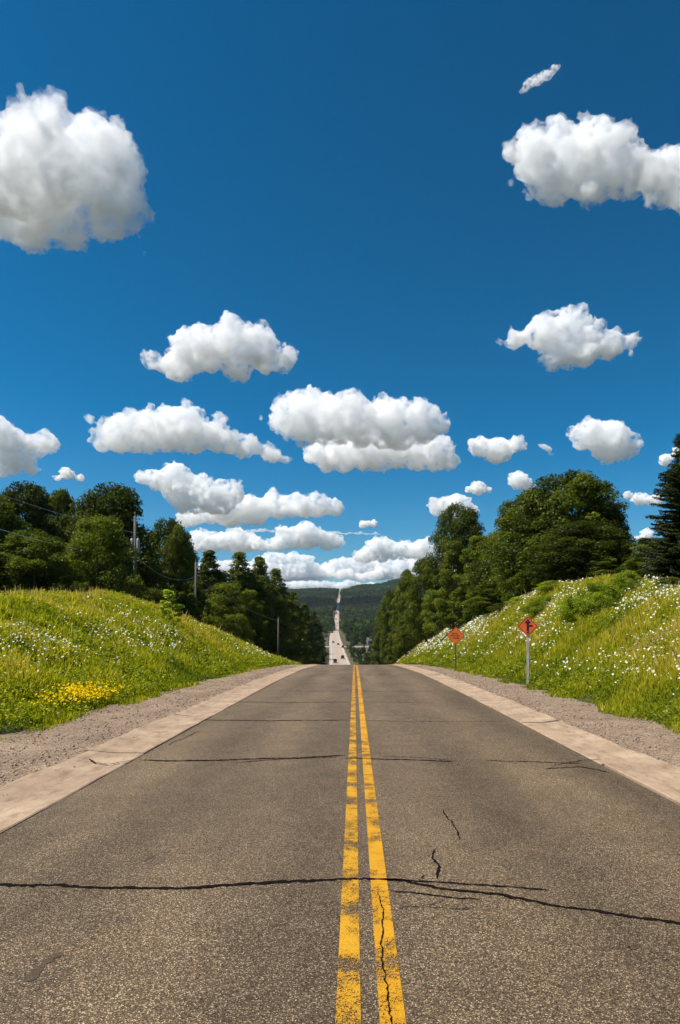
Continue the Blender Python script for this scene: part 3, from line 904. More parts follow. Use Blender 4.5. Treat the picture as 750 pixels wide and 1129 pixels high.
GL = 'trees along the top of the left bank'
for a in [
 (-25, 50, 530, 100, 'broad', 'dark broadleaf tree cut by the left edge of the photo', 'broadleaf_tree'),
 (28, 55, 531, 78, 'broad', 'dark round-topped tree second from the left edge, behind the flowery bank', 'broadleaf_tree'),
 (64, 63, 537, 52, 'broad', 'dark tree squeezed left of the tallest left-hand crown', 'broadleaf_tree'),
 (124, 63, 533, 92, 'broad', 'tallest round dark crown on the left, behind the bigger utility pole', 'broadleaf_tree'),
 (187, 74, 571, 60, 'broad', 'dark loose-crowned tree right of the bigger utility pole', 'broadleaf_tree'),
 (108, 51, 566, 84, 'light', 'yellow green tree standing in front of the dark left wood', 'broadleaf_tree'),
 (38, 47, 585, 90, 'broad', 'lower dark tree in front of the left wood near the photo edge', 'broadleaf_tree'),
 (70, 66, 585, 80, 'column', 'shaded understorey tree left of the yellow green tree', 'broadleaf_tree'),
 (160, 66, 606, 56, 'column', 'low dark tree tucked just right of the bigger utility pole', 'broadleaf_tree'),
 (-20, 42, 595, 70, 'column', 'low dark tree at the very left edge above the meadow', 'broadleaf_tree'),
 (231, 86, 606, 52, 'pine', 'dark pointed conifer next to the thin second pole', 'conifer'),
 (264, 90, 609, 52, 'pine', 'taller light-tipped pine right of the dark pointed conifer', 'conifer'),
 (286, 95, 613, 46, 'pine', 'pine with its top just right of the light-tipped one', 'conifer'),
 (304, 101, 627, 44, 'pine', 'narrow pointed conifer with clear sky right of its tip', 'conifer'),
 (248, 84, 640, 52, 'light', 'bushy mid green tree below the pointed conifers', 'broadleaf_tree'),
 (276, 86, 650, 44, 'column', 'bushy tree at the foot of the light-tipped pine', 'broadleaf_tree'),
 (213, 72, 640, 44, 'column', 'rounded dark tree below the thin second pole', 'broadleaf_tree'),
 (240, 88, 628, 50, 'column', 'mid green tree filling in behind the dark pointed conifer', 'broadleaf_tree'),
 (272, 92, 630, 56, 'column', 'mid green tree between the light-tipped pine and its neighbour', 'broadleaf_tree'),
 (296, 98, 642, 44, 'column', 'mid green tree at the foot of the narrow pointed conifer', 'broadleaf_tree'),
 (316, 112, 660, 34, 'column', 'mid green tree where the treetops step down to the valley', 'broadleaf_tree'),
 (322, 122, 652, 39, 'pine', 'dark conifer where the left wood drops towards the valley', 'conifer'),
 (300, 105, 665, 36, 'column', 'low tree beside the thin third pole', 'broadleaf_tree'),
 (336, 150, 664, 31, 'pine', 'small dark conifer near the far road at the left wood end', 'conifer'),
 (346, 190, 674, 26, 'pine', 'last small conifer of the left wood beside the far road', 'conifer'),
 (200, 95, 596, 50, 'broad', 'dark tree glimpsed behind the loose-crowned one', 'broadleaf_tree'),
 (95, 80, 556, 70, 'broad', 'dark tree glimpsed between the two tall left crowns', 'broadleaf_tree'),
 (330, 128, 690, 22, 'column', 'low shaded tree at the left foot of the wood by the crest', 'broadleaf_tree'),
]:
    tree_at(*a[:5], a[5], a[6], 'tree', GL)
GS = 'shrubs at the edge of the left wood'
for a in [
 (172, 60, 648, 46, 'bush', 'dark shrub under the bigger utility pole'),
 (205, 65, 655, 44, 'bush', 'dark shrub right of the bright sapling'),
 (232, 72, 664, 46, 'bush', 'broad shrub on the bank brow below the thin second pole'),
 (258, 79, 676, 40, 'bush', 'shrub on the bank brow below the light-tipped pine'),
 (282, 86, 690, 34, 'bush', 'small shrub low on the left bank brow'),
 (90, 45, 640, 30, 'bush', 'small shrub under the yellow green tree'),
 (302, 92, 704, 28, 'bush', 'lowest shrub where the left bank runs out'),
]:
    tree_at(*a[:5], a[5], 'shrub', 'shrub', GS)
on_bank(186, 690, 40, 30, 'sapling', 'bright lime sapling standing alone on the left bank', 'sapling', 'sapling')

GR = 'trees along the top of the right bank'
for a in [
 (625, 50, 520, 118, 'broad', 'biggest broad tree on the right, with the highest crown', 'broadleaf_tree'),
 (574, 56, 550, 76, 'broad', 'broad tree forming the left shoulder of the biggest right tree', 'broadleaf_tree'),
 (668, 48, 556, 58, 'broad', 'broad tree forming the right shoulder of the biggest right tree', 'broadleaf_tree'),
 (598, 52, 545, 62, 'broad', 'broad tree overlapping the left half of the biggest right tree', 'broadleaf_tree'),
 (640, 45, 575, 90, 'broad', 'lower broad tree in front of the biggest right tree', 'broadleaf_tree'),
 (507, 82, 555, 56, 'broad', 'tall dark round-headed tree standing against a cloud', 'broadleaf_tree'),
 (528, 66, 590, 52, 'column', 'mid green columnar tree right below the dark round-headed one', 'broadleaf_tree'),
 (500, 70, 596, 44, 'column', 'mid green columnar tree directly under the dark round-headed one', 'broadleaf_tree'),
 (470, 86, 614, 44, 'broad', 'mid green tree left below the dark round-headed one', 'broadleaf_tree'),
 (448, 100, 628, 32, 'column', 'smaller tree second from the valley end of the right wood', 'broadleaf_tree'),
 (431, 118, 650, 26, 'broad', 'dark tree at the valley end of the right wood', 'broadleaf_tree'),
 (553, 60, 588, 56, 'broad', 'tree in the notch between the dark round-headed and broad trees', 'broadleaf_tree'),
 (580, 52, 612, 60, 'light', 'low green tree at the left foot of the biggest right tree', 'broadleaf_tree'),
 (545, 57, 634, 48, 'column', 'low tree above the farther orange sign', 'broadleaf_tree'),
 (515, 68, 640, 42, 'column', 'low tree left of the farther orange sign, on the bank brow', 'broadleaf_tree'),
 (484, 82, 648, 40, 'light', 'low tree on the brow where the right bank dips', 'broadleaf_tree'),
 (458, 98, 662, 34, 'light', 'low tree near the lower end of the right bank', 'broadleaf_tree'),
 (436, 112, 690, 22, 'column', 'lowest small tree at the end of the right bank', 'broadleaf_tree'),
 (420, 160, 672, 24, 'column', 'dark tree beside the far road at the right wood end', 'broadleaf_tree'),
 (714, 37, 592, 50, 'column', 'dark bushy tree left of the spruce', 'broadleaf_tree'),
 (738, 34, 598, 44, 'column', 'dark bushy tree at the foot of the spruce', 'broadleaf_tree'),
 (690, 44, 600, 36, 'column', 'low bushy tree just right of the biggest broad tree', 'broadleaf_tree'),
 (620, 47, 612, 70, 'column', 'shaded low tree under the biggest right tree', 'broadleaf_tree'),
 (665, 43, 612, 50, 'column', 'shaded low tree above the green bank shrubs', 'broadleaf_tree'),
]:
    tree_at(*a[:5], a[5], a[6], 'tree', GR)
tree_at(757, 31, 462, 92, 'spruce', 'tall dark spruce cut by the right edge of the photo', 'spruce_tree', 'tree')
GB = 'shrubs on the right bank'
for a in [
 (610, 41, 660, 40, 'greenbush', 'low green shrub on the brow under the broad trees'),
 (556, 50, 668, 34, 'bush', 'dark shrub above and right of the farther orange sign'),
 (575, 47, 668, 30, 'greenbush', 'green shrub above the nearer orange sign'),
 (706, 31, 640, 34, 'bush', 'dark shrub below the bushy trees left of the spruce'),
 (736, 28.5, 640, 34, 'bush', 'dark shrub under the spruce at the top of the bank'),
]:
    tree_at(*a[:5], a[5], 'shrub', 'shrub', GB)

for a in [
 (664, 674, 34, 62, 'greenbush', 'largest leafy green shrub high on the right bank'),
 (634, 682, 28, 50, 'greenbush', 'leafy green shrub left of the largest bank shrub'),
 (690, 654, 26, 46, 'greenbush', 'leafy green shrub right of the largest bank shrub'),
 (598, 676, 20, 46, 'greenbush', 'low leafy shrub above the nearer orange sign, on the open slope'),
]:
    on_bank(*a, 'shrub', 'shrub', GB)

# ------------------------------------------------------------------ trees of the valley
rv = random.Random(12)
def valley_trees(side, n, label, group, y0, y1, dmin, dmax, hlo=8, hhi=13, gap=5.0):
    got, tries, pts = 0, 0, []
    while got < n and tries < 8000:
        tries += 1
        u = rv.random(); Y = y0 * (y1 / y0) ** u
        d = side * (dmin(Y) + (dmax(Y) - dmin(Y)) * rv.random() ** 1.3)
        if abs(Y - 478) < 16 and abs(d) < 45: continue
        X = float(XC(Y)) + d
        if any((X - a) ** 2 + (Y - b) ** 2 < (gap if hlo > 5 else 2.2) ** 2 for a, b in pts): continue
        pts.append((X, Y)); got += 1
        z = gz(X, Y); H = rv.uniform(hlo, hhi)
        plant('valley_tree', label, 'tree', 'valley', (X, Y, z - 0.2), H, H * rv.uniform(0.28, 0.42), group)
valley_trees(-1, 105, 'dark valley tree in the wood left of the far road', 'valley trees left of the far road', 150, 700, lambda y: np.interp(y, [150, 250, 300, 460, 500, 700], [10, 9.5, 8.5, 8.5, 10, 9]), lambda y: 0.10 * y + 12)
valley_trees(1, 62, 'dark valley tree in the wood right of the far road beyond the side street', 'valley trees right of the far road', 500, 760, lambda y: 11.5, lambda y: 0.10 * y + 20)
valley_trees(1, 26, 'dark tree by the grassy corner before the side street', 'trees by the grassy valley corner', 190, 462, lambda y: np.interp(y, [190, 300, 400, 470], [20, 22, 20, 30]), lambda y: 0.1 * y + 18, 6, 10)
valley_trees(1, 110, 'low dark bush on the rough valley corner before the side street', 'bushes on the rough valley corner', 225, 455, lambda y: 7.0, lambda y: 32, 1.6, 4.6)
valley_trees(-1, 24, 'low dark bush along the left verge of the far road', 'bushes along the left verge of the far road', 225, 455, lambda y: 6.6, lambda y: 11, 1.2, 4.5)

# ------------------------------------------------------------------ the far wood: uncountable, one mass
def far_wood():
    rng = np.random.default_rng(5)
    sets = []
    for (y0, y1, n, wid) in ((250, 700, 1500, 0.32), (700, 1000, 2200, 0.26), (1000, 1600, 5200, 0.24), (1600, 2150, 7000, 0.22), (2150, 2560, 6000, 0.22)):
        Y = rng.uniform(y0, y1, n); d = rng.uniform(-1, 1, n) * wid * Y
        lim = np.interp(Y, [250, 700, 760, 900, 2500], [60, 70, 9.5, 7.0, 5.6])
        if y1 == 700: lim = 0.10 * Y + 20
        keep = np.abs(d) > lim + rng.uniform(0, 2.5, n)
        # open fields on the far left slope
        q = np.stack([d * 0.006, Y * 0.004], -1)
        fld = (fnoise(q, 77, 2) > 0.75) & (np.abs(d) > 40) & (Y > 1200) & (d < 0)
        sets.append(np.stack([d[keep & ~fld], Y[keep & ~fld]], -1))
    p = np.concatenate(sets)
    d, Y = p[:, 0], p[:, 1]; X = XC(Y) + d; Z = ground(d, Y)
    n = len(p); k = 22
    H = rng.uniform(7, 14, n) * (1 + 0.25 * fnoise(np.stack([d * 0.02, Y * 0.02], -1), 4, 2)); H = np.clip(H, 5, 16); R = H * rng.uniform(0.32, 0.45, n)
    dirs = rng.normal(size=(n, k, 3)); dirs /= np.linalg.norm(dirs, axis=2)[:, :, None]
    dirs[:, :, 2] = np.where(dirs[:, :, 2] < -0.5, -dirs[:, :, 2], dirs[:, :, 2])
    c = np.stack([X, Y, Z + H * 0.55], -1)[:, None] + dirs * np.stack([R, R, H * 0.48], -1)[:, None] * rng.uniform(0.7, 1.05, (n, k, 1))
    base = 0.42 + 0.22 * fnoise(np.stack([d * 0.012, Y * 0.012], -1), 6, 3) + rng.normal(0, 0.13, n)
    t = np.clip(base[:, None] + rng.normal(0, 0.08, (n, k)), 0, 1)
    s = (R[:, None] * rng.uniform(0.6, 1.05, (n, k))).ravel()
    v, f = leaf_quads(c.reshape(-1, 3), dirs.reshape(-1, 3), s, s * 0.85, rng, 0.35)
    o = link('far_wood', crown_mesh('far_wood', v, f, t.ravel()), M['farleaf'])
    tag(o, 'dense dark green wood covering the far hillside', 'wood', kind='stuff')
far_wood()

# ------------------------------------------------------------------ meadow: grass, daisies, yellow flowers, pebbles
def bank_points(rng, n, side, s0, s1, y0, y1, power=1.0):
    """points on a bank, denser near the viewer; s runs 0 at the toe to 1 at the brow"""
    u = rng.uniform(size=n)
    Y = 1 / (1 / y0 + u * (1 / y1 - 1 / y0)) if power == 2 else y0 * (y1 / y0) ** u
    s = rng.uniform(s0, s1, n)
    d = side * (TOE + s * (13 - TOE))
    return d, Y, s

def grass():
    rng = np.random.default_rng(17)
    V, T = [], []
    for side, n in ((-1, 420000), (1, 420000)):
        d, Y, s = bank_points(rng, n, side, -0.05, 1.45, 7.5, 130)
        edge = 0.16 * fnoise(np.stack([Y * 0.9, Y * 0 + side], -1), 21, 4)
        keep = s > edge * 0.12 + rng.uniform(-0.05, 0.02, n)
        d, Y, s = d[keep], Y[keep], s[keep]; n = len(d)
        X = XC(Y) + d; Z = np.where(np.abs(d) > TOE, ground(d, Y), ZR(Y) - 0.02)
        q = np.stack([d, Y], -1)
        pat = fnoise(q * 0.28, 31 + side, 4); pat2 = fnoise(q * 0.9, 41 + side, 3); pat3 = fnoise(q * 0.08, 51 + side, 2)
        h = (0.09 + 0.15 * sstep(s, 0.0, 0.25) + 0.05 * pat2 + 0.03 * pat) * rng.uniform(0.55, 1.5, n)
        h = np.clip(h, 0.04, 0.6) * (1 + 0.0 * Y)
        tall = rng.uniform(size=n) < 0.03
        h = np.where(tall & (s > .1), h * 1.7, h)
        w = (0.006 + 0.0011 * Y) * rng.uniform(0.7, 1.5, n)
        w = np.where(tall, w * 0.6, w)
        a = rng.uniform(0, 2 * np.pi, n); lean = np.abs(rng.normal(0, 0.42, n))
        ax = np.stack([np.cos(a), np.sin(a), 0 * a], -1)
        ph = rng.uniform(0, 2 * np.pi, n)
        tip = np.stack([np.cos(ph) * np.sin(lean), np.sin(ph) * np.sin(lean), np.cos(lean)], -1) * h[:, None]
        b = np.stack([X, Y, Z - 0.02], -1)
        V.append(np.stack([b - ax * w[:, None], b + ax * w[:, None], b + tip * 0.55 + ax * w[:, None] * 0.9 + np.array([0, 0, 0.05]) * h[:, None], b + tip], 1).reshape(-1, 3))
        brow = sstep(s, 0.75, 1.05)
        t = 0.27 + 0.31 * sstep(s, 0.02, 0.42) + 0.11 * pat + 0.09 * pat2 + 0.10 * pat3 + rng.normal(0, 0.09, n) + 0.22 * brow * (side < 0)
        t = np.where(tall, t + 0.25, t)
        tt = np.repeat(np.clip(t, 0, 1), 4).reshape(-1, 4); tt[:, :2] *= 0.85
        T.append(tt.ravel())
    V = np.concatenate(V); T = np.concatenate(T)
    n = len(V) // 4
    f = np.arange(4 * n).reshape(-1, 4)[:, [0, 1, 2, 3]]
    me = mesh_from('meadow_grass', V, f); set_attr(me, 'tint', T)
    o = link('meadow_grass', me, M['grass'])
    tag(o, 'tall yellow green meadow grass covering both road banks', 'grass', kind='stuff')
grass()

def weeds():
    """broad-leaved weeds in the grass, darker low along the gravel"""
    rng = np.random.default_rng(23)
    C, N, T, Sz = [], [], [], []
    for side in (-1, 1):
        d, Y, s = bank_points(rng, 5600, side, 0.0, 1.3, 8, 100)
        pat = fnoise(np.stack([d, Y], -1) * 0.35, 61 + side, 3)
        keep = pat + 0.5 * (s < 0.25) > 0.25
        d, Y = d[keep], Y[keep]; n = len(d); k = 16
        b = np.stack([XC(Y) + d, Y, ground(d, Y)], -1)
        c = b[:, None] + rng.normal(size=(n, k, 3)) * np.array([0.13, 0.13, 0.09]) + np.array([0, 0, 0.2])
        C.append(c.reshape(-1, 3)); T.append(np.clip(np.repeat(rng.normal(0.3, 0.15, n), k) + rng.normal(0, .08, n * k), 0, 0.62))
        Sz.append(np.repeat(0.036 + 0.0016 * Y, k))
    C = np.concatenate(C); T = np.concatenate(T); Sz = np.concatenate(Sz)
    v, f = leaf_quads(C, np.tile([0.0, 0, 0.8], (len(C), 1)), Sz * 1.3, Sz * 0.7, rng, 0.6)
    o = link('meadow_weeds', crown_mesh('meadow_weeds', v, f, T), M['grass'])
    tag(o, 'broad-leaved green weeds mixed into the bank grass', 'weeds', kind='stuff')
weeds()

def discs(name, d, Y, h, r, mat, label, rng, cat):
    n = len(d); k = 6
    X = XC(Y) + d; Z = ground(d, Y) + h
    nn = rng.normal(size=(n, 3)) * 0.45 + np.array([-0.25, -0.35, 0.75]); nn /= np.linalg.norm(nn, axis=1)[:, None]
    a = np.cross(nn, rng.normal(size=(n, 3))); a /= np.linalg.norm(a, axis=1)[:, None]; b = np.cross(nn, a)
    c = np.stack([X, Y, Z], -1)
    ang = np.arange(k) * 2 * np.pi / k
    ring = c[:, None] + (a[:, None] * np.cos(ang)[None, :, None] + b[:, None] * np.sin(ang)[None, :, None]) * (r[:, None] * rng.uniform(0.7, 1.15, (n, k)))[:, :, None]
    v = ring.reshape(-1, 3); f = np.arange(n * k).reshape(-1, k)
    me = mesh_from(name, v, f); set_attr(me, 'tint', np.repeat(rng.uniform(0, 1, n), k))
    o = link(name, me, mat)
    return tag(o, label, cat, kind='stuff')

def flowers():
    rng = np.random.default_rng(29)
    D, Yy = [], []
    for side, n in ((1, 26000), (-1, 20000)):
        d, Y, s = bank_points(rng, n, side, 0.10, 1.1, 8, 110)
        pat = fnoise(np.stack([d * 0.5, Y * 0.22], -1), 71 + side, 3); pat2 = fnoise(np.stack([d, Y], -1) * 1.1, 81, 2)
        if side > 0:
            pr = 0.12 + 0.12 * pat + 0.05 * pat2 + 0.30 * sstep(s, 0.72, 0.95) * (Y < 30) + 0.22 * sstep(Y, 42, 56) * sstep(s, .2, .5)
            pr *= sstep(s, 0.10, 0.26) * (1 - 0.7 * np.exp(-((s - .80) / .10) ** 2) * (Y > 30) * (Y < 42))
        else:
            pr = 0.015 + 0.03 * pat + 0.26 * np.exp(-((s - 0.50) / 0.17) ** 2) * np.exp(-((Y - 27) / 10) ** 2) * (1 + pat + pat2) + 0.06 * sstep(Y, 40, 50)
            pr *= sstep(s, 0.12, 0.3) * (1 - sstep(s, 0.8, 1.0))
        keep = rng.uniform(size=n) < pr
        D.append(d[keep]); Yy.append(Y[keep])
    d = np.concatenate(D); Y = np.concatenate(Yy)
    d = np.repeat(d, 2) + rng.normal(size=2 * len(d)) * 0.14; Y = np.repeat(Y, 2) + rng.normal(size=2 * len(Y)) * 0.14
    n = len(d)
    discs('daisies', d, Y, rng.uniform(0.18, 0.40, n), (0.015 + 0.00072 * Y) * np.where(d < 0, 0.85, 1.0) * rng.uniform(0.7, 1.5, n), M['petal'],
          'thousands of white wild daisies scattered over both grass banks', rng, 'wildflowers')
    c = rng.normal(size=(850, 2)) * np.array([0.22, 1.0])
    x0, y0 = bank_px(94, 776)
    d = x0 + c[:, 0]; Y = y0 + c[:, 1]
    k = d < -TOE - 0.15; d, Y = d[k], Y[k]; n = len(d)
    discs('yellow_flowers', d, Y, rng.uniform(0.18, 0.36, n), 0.024 * rng.uniform(0.7, 1.5, n), M['yellow_petal'],
          'patch of small yellow flowers low on the left bank beside the gravel', rng, 'wildflowers')
flowers()

def pebbles():
    rng = np.random.default_rng(37)
    v1 = np.array([(1, 0, 0), (-1, 0, 0), (0, 1, 0), (0, -1, 0), (0, 0, 1), (0, 0, -1)], float)
    f1 = np.array([(0, 2, 4), (2, 1, 4), (1, 3, 4), (3, 0, 4), (2, 0, 5), (1, 2, 5), (3, 1, 5), (0, 3, 5)])
    n = 16000
    Y = 6.5 * (50 / 6.5) ** rng.uniform(size=n)
    side = np.where(rng.uniform(size=n) < .5, -1, 1)
    a = np.where(side < 0, rng.uniform(3.6, 6.0, n), rng.uniform(3.9, 6.0, n))
    on = rng.uniform(size=n) < 0.80
    gut = np.where(side < 0, a < 3.93, a < 4.12)
    r = (0.007 + 0.020 * rng.uniform(size=n) ** 4) * (1 + Y * 0.012)
    r = np.where(gut, r * 0.7, r)
    k = ~(gut & on); a, Y, side, r, gut = a[k], Y[k], side[k], r[k], gut[k]; n = len(r)
    c = np.stack([XC(Y) + side * a, Y, ZR(Y) + np.where(gut, 0.04, 0.012)], -1)
    v = (c[:, None] + v1[None] * (r[:, None, None] * rng.uniform(0.6, 1.3, (n, 6, 1))) * np.array([1, 1, 0.6])).reshape(-1, 3)
    f = (f1[None] + 6 * np.arange(n)[:, None, None]).reshape(-1, 3)
    o = link('pebbles', mesh_from('pebbles', v, f), M['pebble'])
    tag(o, 'loose tan pebbles strewn over the gravel shoulders', 'pebbles', kind='stuff')
M['pebble'] = make_plain('tan pebble', (0.25, 0.195, 0.145), 0.9, noise=0.6, scale=6)
pebbles()
# ------------------------------------------------------------------ utility poles and their wires
M['steel'] = make_plain('galvanised steel', (0.42, 0.42, 0.41), 0.5, 0.6)
M['grey_can'] = make_plain('grey transformer paint', (0.36, 0.38, 0.38), 0.5)
M['glass_brown'] = make_plain('insulator porcelain', (0.20, 0.20, 0.20), 0.25)
M['wire'] = make_plain('aluminium cable', (0.40, 0.41, 0.42), 0.5, 0.3)

def utility_pole(label, X, Y, ztop, rig=True, r=0.15):
    zb = gz(X, Y)
    e = empty('utility_pole', (X, Y, zb))
    H = ztop - zb
    mb = MB(); mb.tube([(0, 0, -1), (0, 0, H * 0.5), (0, 0, H)], [r * 1.05, r * 0.88, r * 0.66], 12)
    o = mb.build('pole', M['pole'], e); smooth(o.data)
    if rig:
        mb = MB(); mb.tube([(0, 0, H - 0.02), (0, 0, H + 0.22)], [0.035, 0.03], 8); mb.tube([(0, 0, H + 0.16), (0, 0, H + 0.34)], [0.075, 0.055], 10)
        mb.build('insulator', M['glass_brown'], e)
        mb = MB(); mb.box((0, -0.02, H - 1.35), (0.55, 0.10, 0.10))
        mb.build('crossarm', M['pole'], e)
        for sx in (-1, 1):
            mb = MB()
            mb.tube([(sx * 0.24, 0, H - 2.95), (sx * 0.24, 0, H - 2.9), (sx * 0.24, 0, H - 1.9), (sx * 0.24, 0, H - 1.82)], [0.11, 0.13, 0.13, 0.10], 14)
            t = mb.build('transformer', M['grey_can'], e); smooth(t.data)
            b = MB(); b.tube([(sx * 0.24, -0.05, H - 1.84), (sx * 0.24, -0.05, H - 1.6)], [0.035, 0.03], 8)
            b.build('bushing', M['glass_brown'], t)
        for dz in (3.35, 3.6):
            mb = MB(); mb.box((0, -0.02, H - dz), (0.62, 0.12, 0.08)); mb.build('cable_bracket', M['steel'], e)
    else:
        mb = MB(); mb.tube([(0, 0, H - 0.02), (0, 0, H + 0.26)], [0.05, 0.04], 8); mb.build('insulator', M['glass_brown'], e)
    return tag(e, label, 'utility pole', 'utility poles beside the left wood', 'thing')

def ptop(x, y, Y): return (x - CX) / FPX * Y, EYE + (HY - y) / FPX * Y
X1, Z1 = ptop(149, 569, 55); utility_pole('taller grey utility pole with two transformer cans behind the left bank', X1, 55, Z1)
X2, Z2 = ptop(216, 620, 67); utility_pole('thin plain pole between the loose-crowned tree and the dark conifer', X2, 67, Z2, False, 0.14)
X3, Z3 = ptop(307, 682, 84); utility_pole('thin short pole at the foot of the left wood', X3, 84, Z3, False, 0.11)
def wire(label, a, b, sag, r=0.018):
    a, b = Vector(a), Vector(b); n = 24
    pts = [a.lerp(b, i / n) + Vector((0, 0, -4 * sag * (i / n) * (1 - i / n))) for i in range(n + 1)]
    mb = MB(); mb.tube(pts, [r] * (n + 1), 6)
    o = mb.build('overhead_wire', M['wire'])
    return tag(o, label, 'cable', 'cables of the pole line', 'thing')
za = Z1 - 3.4
wire('grey cable sagging from the left edge to the brackets of the transformer pole', (-24.5, 30, za + 1.7), (X1 - 0.28, 55, za), 0.75, 0.026)
wire('thinner upper cable from the left edge to the crossarm of the transformer pole', (-24.5, 30, Z1 + 0.2), (X1 - 0.25, 55, Z1 - 1.3), 0.6, 0.010)
wire('cable between the transformer pole and the thin plain pole', (X1 + 0.28, 55, za), (X2, 67, Z2 - 1.4), 0.9, 0.014)
wire('cable between the thin plain pole and the thin short pole', (X2, 67, Z2 - 1.5), (X3, 84, Z3 - 0.3), 0.5, 0.014)

# ------------------------------------------------------------------ orange road signs
M['orange'] = make_plain('weathered orange sign sheet', (0.78, 0.115, 0.018), 0.42, noise=0.14, scale=5)
M['orange_b'] = make_plain('orange sign sheet', (0.80, 0.155, 0.012), 0.42, noise=0.14, scale=5)
M['sign_black'] = make_plain('black sign ink', (0.012, 0.010, 0.010), 0.5)
M['grey_wood'] = make_bark('grey weathered post wood', (0.46, 0.43, 0.39))
M['dark_steel'] = make_plain('dark channel steel', (0.10, 0.10, 0.085), 0.6, 0.4)

def diamond(r, rc, n=5):
    """outline of a square standing on its corner, corners rounded, in (x, z)"""
    out = []
    for k in range(4):
        a = math.pi / 2 * k
        cx, cz = (r - rc * 1.414) * math.cos(a), (r - rc * 1.414) * math.sin(a)
        for i in range(n + 1):
            b = a - math.pi / 4 + math.pi / 2 * i / n
            out.append((cx + rc * math.cos(b), cz + rc * math.sin(b)))
    return out
def road_sign(label, X, Y, zc, r, yaw, post, panel, symbol, roll=0.0):
    zb = gz(X, Y)
    e = empty('road_sign', (X, Y, zb), yaw)
    h = zc - zb
    mb = MB()
    if post == 'wood':
        mb.box((0, 0.055, (h + r * 0.72) / 2 - 0.25), (0.088, 0.088, h + r * 0.72 + 0.5))
        mb.build('post', M['grey_wood'], e)
    else:
        H = h + r * 0.7
        mb.prism([(-0.035, 0), (0.035, 0), (0.035, H + 0.4), (-0.035, H + 0.4)], 0.012, 0.018)
        o = mb.build('post', M['dark_steel'], e); o.location.z = -0.4
        for sx in (-1, 1):
            fl = MB(); fl.box((sx * 0.036, 0.032, H / 2 - 0.2), (0.006, 0.04, H + 0.4)); fl.build('post_flange', M['dark_steel'], o).location.z = 0.4
    mb = MB(); mb.prism(diamond(r, 0.05), -0.004, 0.004)
    p = mb.build('sign_panel', panel, e); p.location = (0, -0.004 if post == 'wood' else 0.004, h); p.rotation_euler = (0, roll, 0)
    # black border: a thin raised ring
    a, b = diamond(r - 0.028, 0.04), diamond(r - 0.052, 0.035); n = len(a)
    v = [(x, -0.0065, z) for x, z in a] + [(x, -0.0065, z) for x, z in b]
    me = bpy.data.meshes.new('border'); me.from_pydata(v, [], [(k, (k + 1) % n, n + (k + 1) % n, n + k) for k in range(n)])
    link('border', me, M['sign_black'], p)
    s = MB()
    for pr in symbol: s.prism(pr, -0.008, -0.0045)
    s.build('symbol', M['sign_black'], p)
    for sz in (-0.5, 0.5):
        bt = MB(); bt.tube([(0, -0.012, sz * r), (0, -0.003, sz * r)], [0.012, 0.014], 8); bt.build('bolt', M['steel'], p)
    return tag(e, label, 'road sign', 'orange road work signs on the right shoulder', 'thing')
def rect(x0, x1, z0, z1): return [(x0, z0), (x1, z0), (x1, z1), (x0, z1)]
r1 = 0.37
sym1 = [rect(-0.042, 0.042, -0.25, 0.12), [(-0.12, 0.11), (0.12, 0.11), (0.0, 0.27)], rect(0.042, 0.17, -0.02, 0.05)]
X, zc = ptop(582, 690.5, 24.6)
road_sign('nearer orange diamond sign with a black arrow, on a grey wooden post', X, 24.6, zc, r1, math.radians(-14), 'wood', M['orange'], sym1)
# the farther sign carries lines of lettering too small to read: broken dark strokes
rs = random.Random(3); sym2 = []
for z0, hw in ((0.13, 0.20), (0.0, 0.30), (-0.13, 0.20)):
    x = -hw
    while x < hw - 0.03:
        w = rs.uniform(0.016, 0.022)
        sym2.append(rect(x, x + w, z0 - 0.042, z0 + 0.042))
        if rs.random() < 0.7: sym2.append(rect(x + w + 0.001, x + w + 0.026, z0 + rs.choice((-0.04, -0.008, 0.026)), z0 + rs.choice((0.0, 0.01)) + 0.032))
        x += rs.uniform(0.056, 0.07)
sym2 = [q for q in sym2 if q[0][1] < q[2][1]]
X, zc = ptop(502.5, 701, 39.5)
road_sign('farther orange diamond sign with rows of dark lettering, on a thin dark post', X, 39.5, zc, 0.53, math.radians(-10), 'steel', M['orange_b'], sym2, math.radians(2))

# ------------------------------------------------------------------ traffic on the far road
M['car_glass'] = make_plain('dark car glass', (0.015, 0.018, 0.02), 0.08)
M['tyre'] = make_plain('tyre rubber', (0.015, 0.015, 0.015), 0.8)
M['rim'] = make_plain('wheel rim metal', (0.5, 0.5, 0.5), 0.3, 0.8)
M['headlamp'] = make_plain('headlamp glass', (0.8, 0.8, 0.78), 0.15)
M['taillamp'] = make_plain('red tail lamp', (0.45, 0.01, 0.01), 0.2)
def paint(name, c):
    m = make_plain(name, c, 0.25, 0.0, noise=0.03); m.node_tree.nodes['Principled BSDF'].inputs['Coat Weight'].default_value = 0.6
    return m
PAINT = dict(black=paint('black car paint', (0.012, 0.012, 0.014)), maroon=paint('dark red car paint', (0.07, 0.012, 0.012)), red=paint('red car paint', (0.28, 0.02, 0.015)),
             grey=paint('dark grey car paint', (0.04, 0.042, 0.045)), white=paint('white vehicle paint', (0.78, 0.78, 0.75)), silver=paint('silver car paint', (0.5, 0.5, 0.5)),
             blue=paint('dark blue vehicle paint', (0.02, 0.03, 0.12)))
def loft(mb, prof, half):
    """side profile (y, z, half width) closed into a body"""
    n = len(prof)
    v = [(-w, y, z) for y, z, w in prof] + [(w, y, z) for y, z, w in prof]
    f = [tuple(range(n)), tuple(range(n, 2 * n))[::-1]] + [(k, n + k, n + (k + 1) % n, (k + 1) % n) for k in range(n)]
    mb.add(v, f)
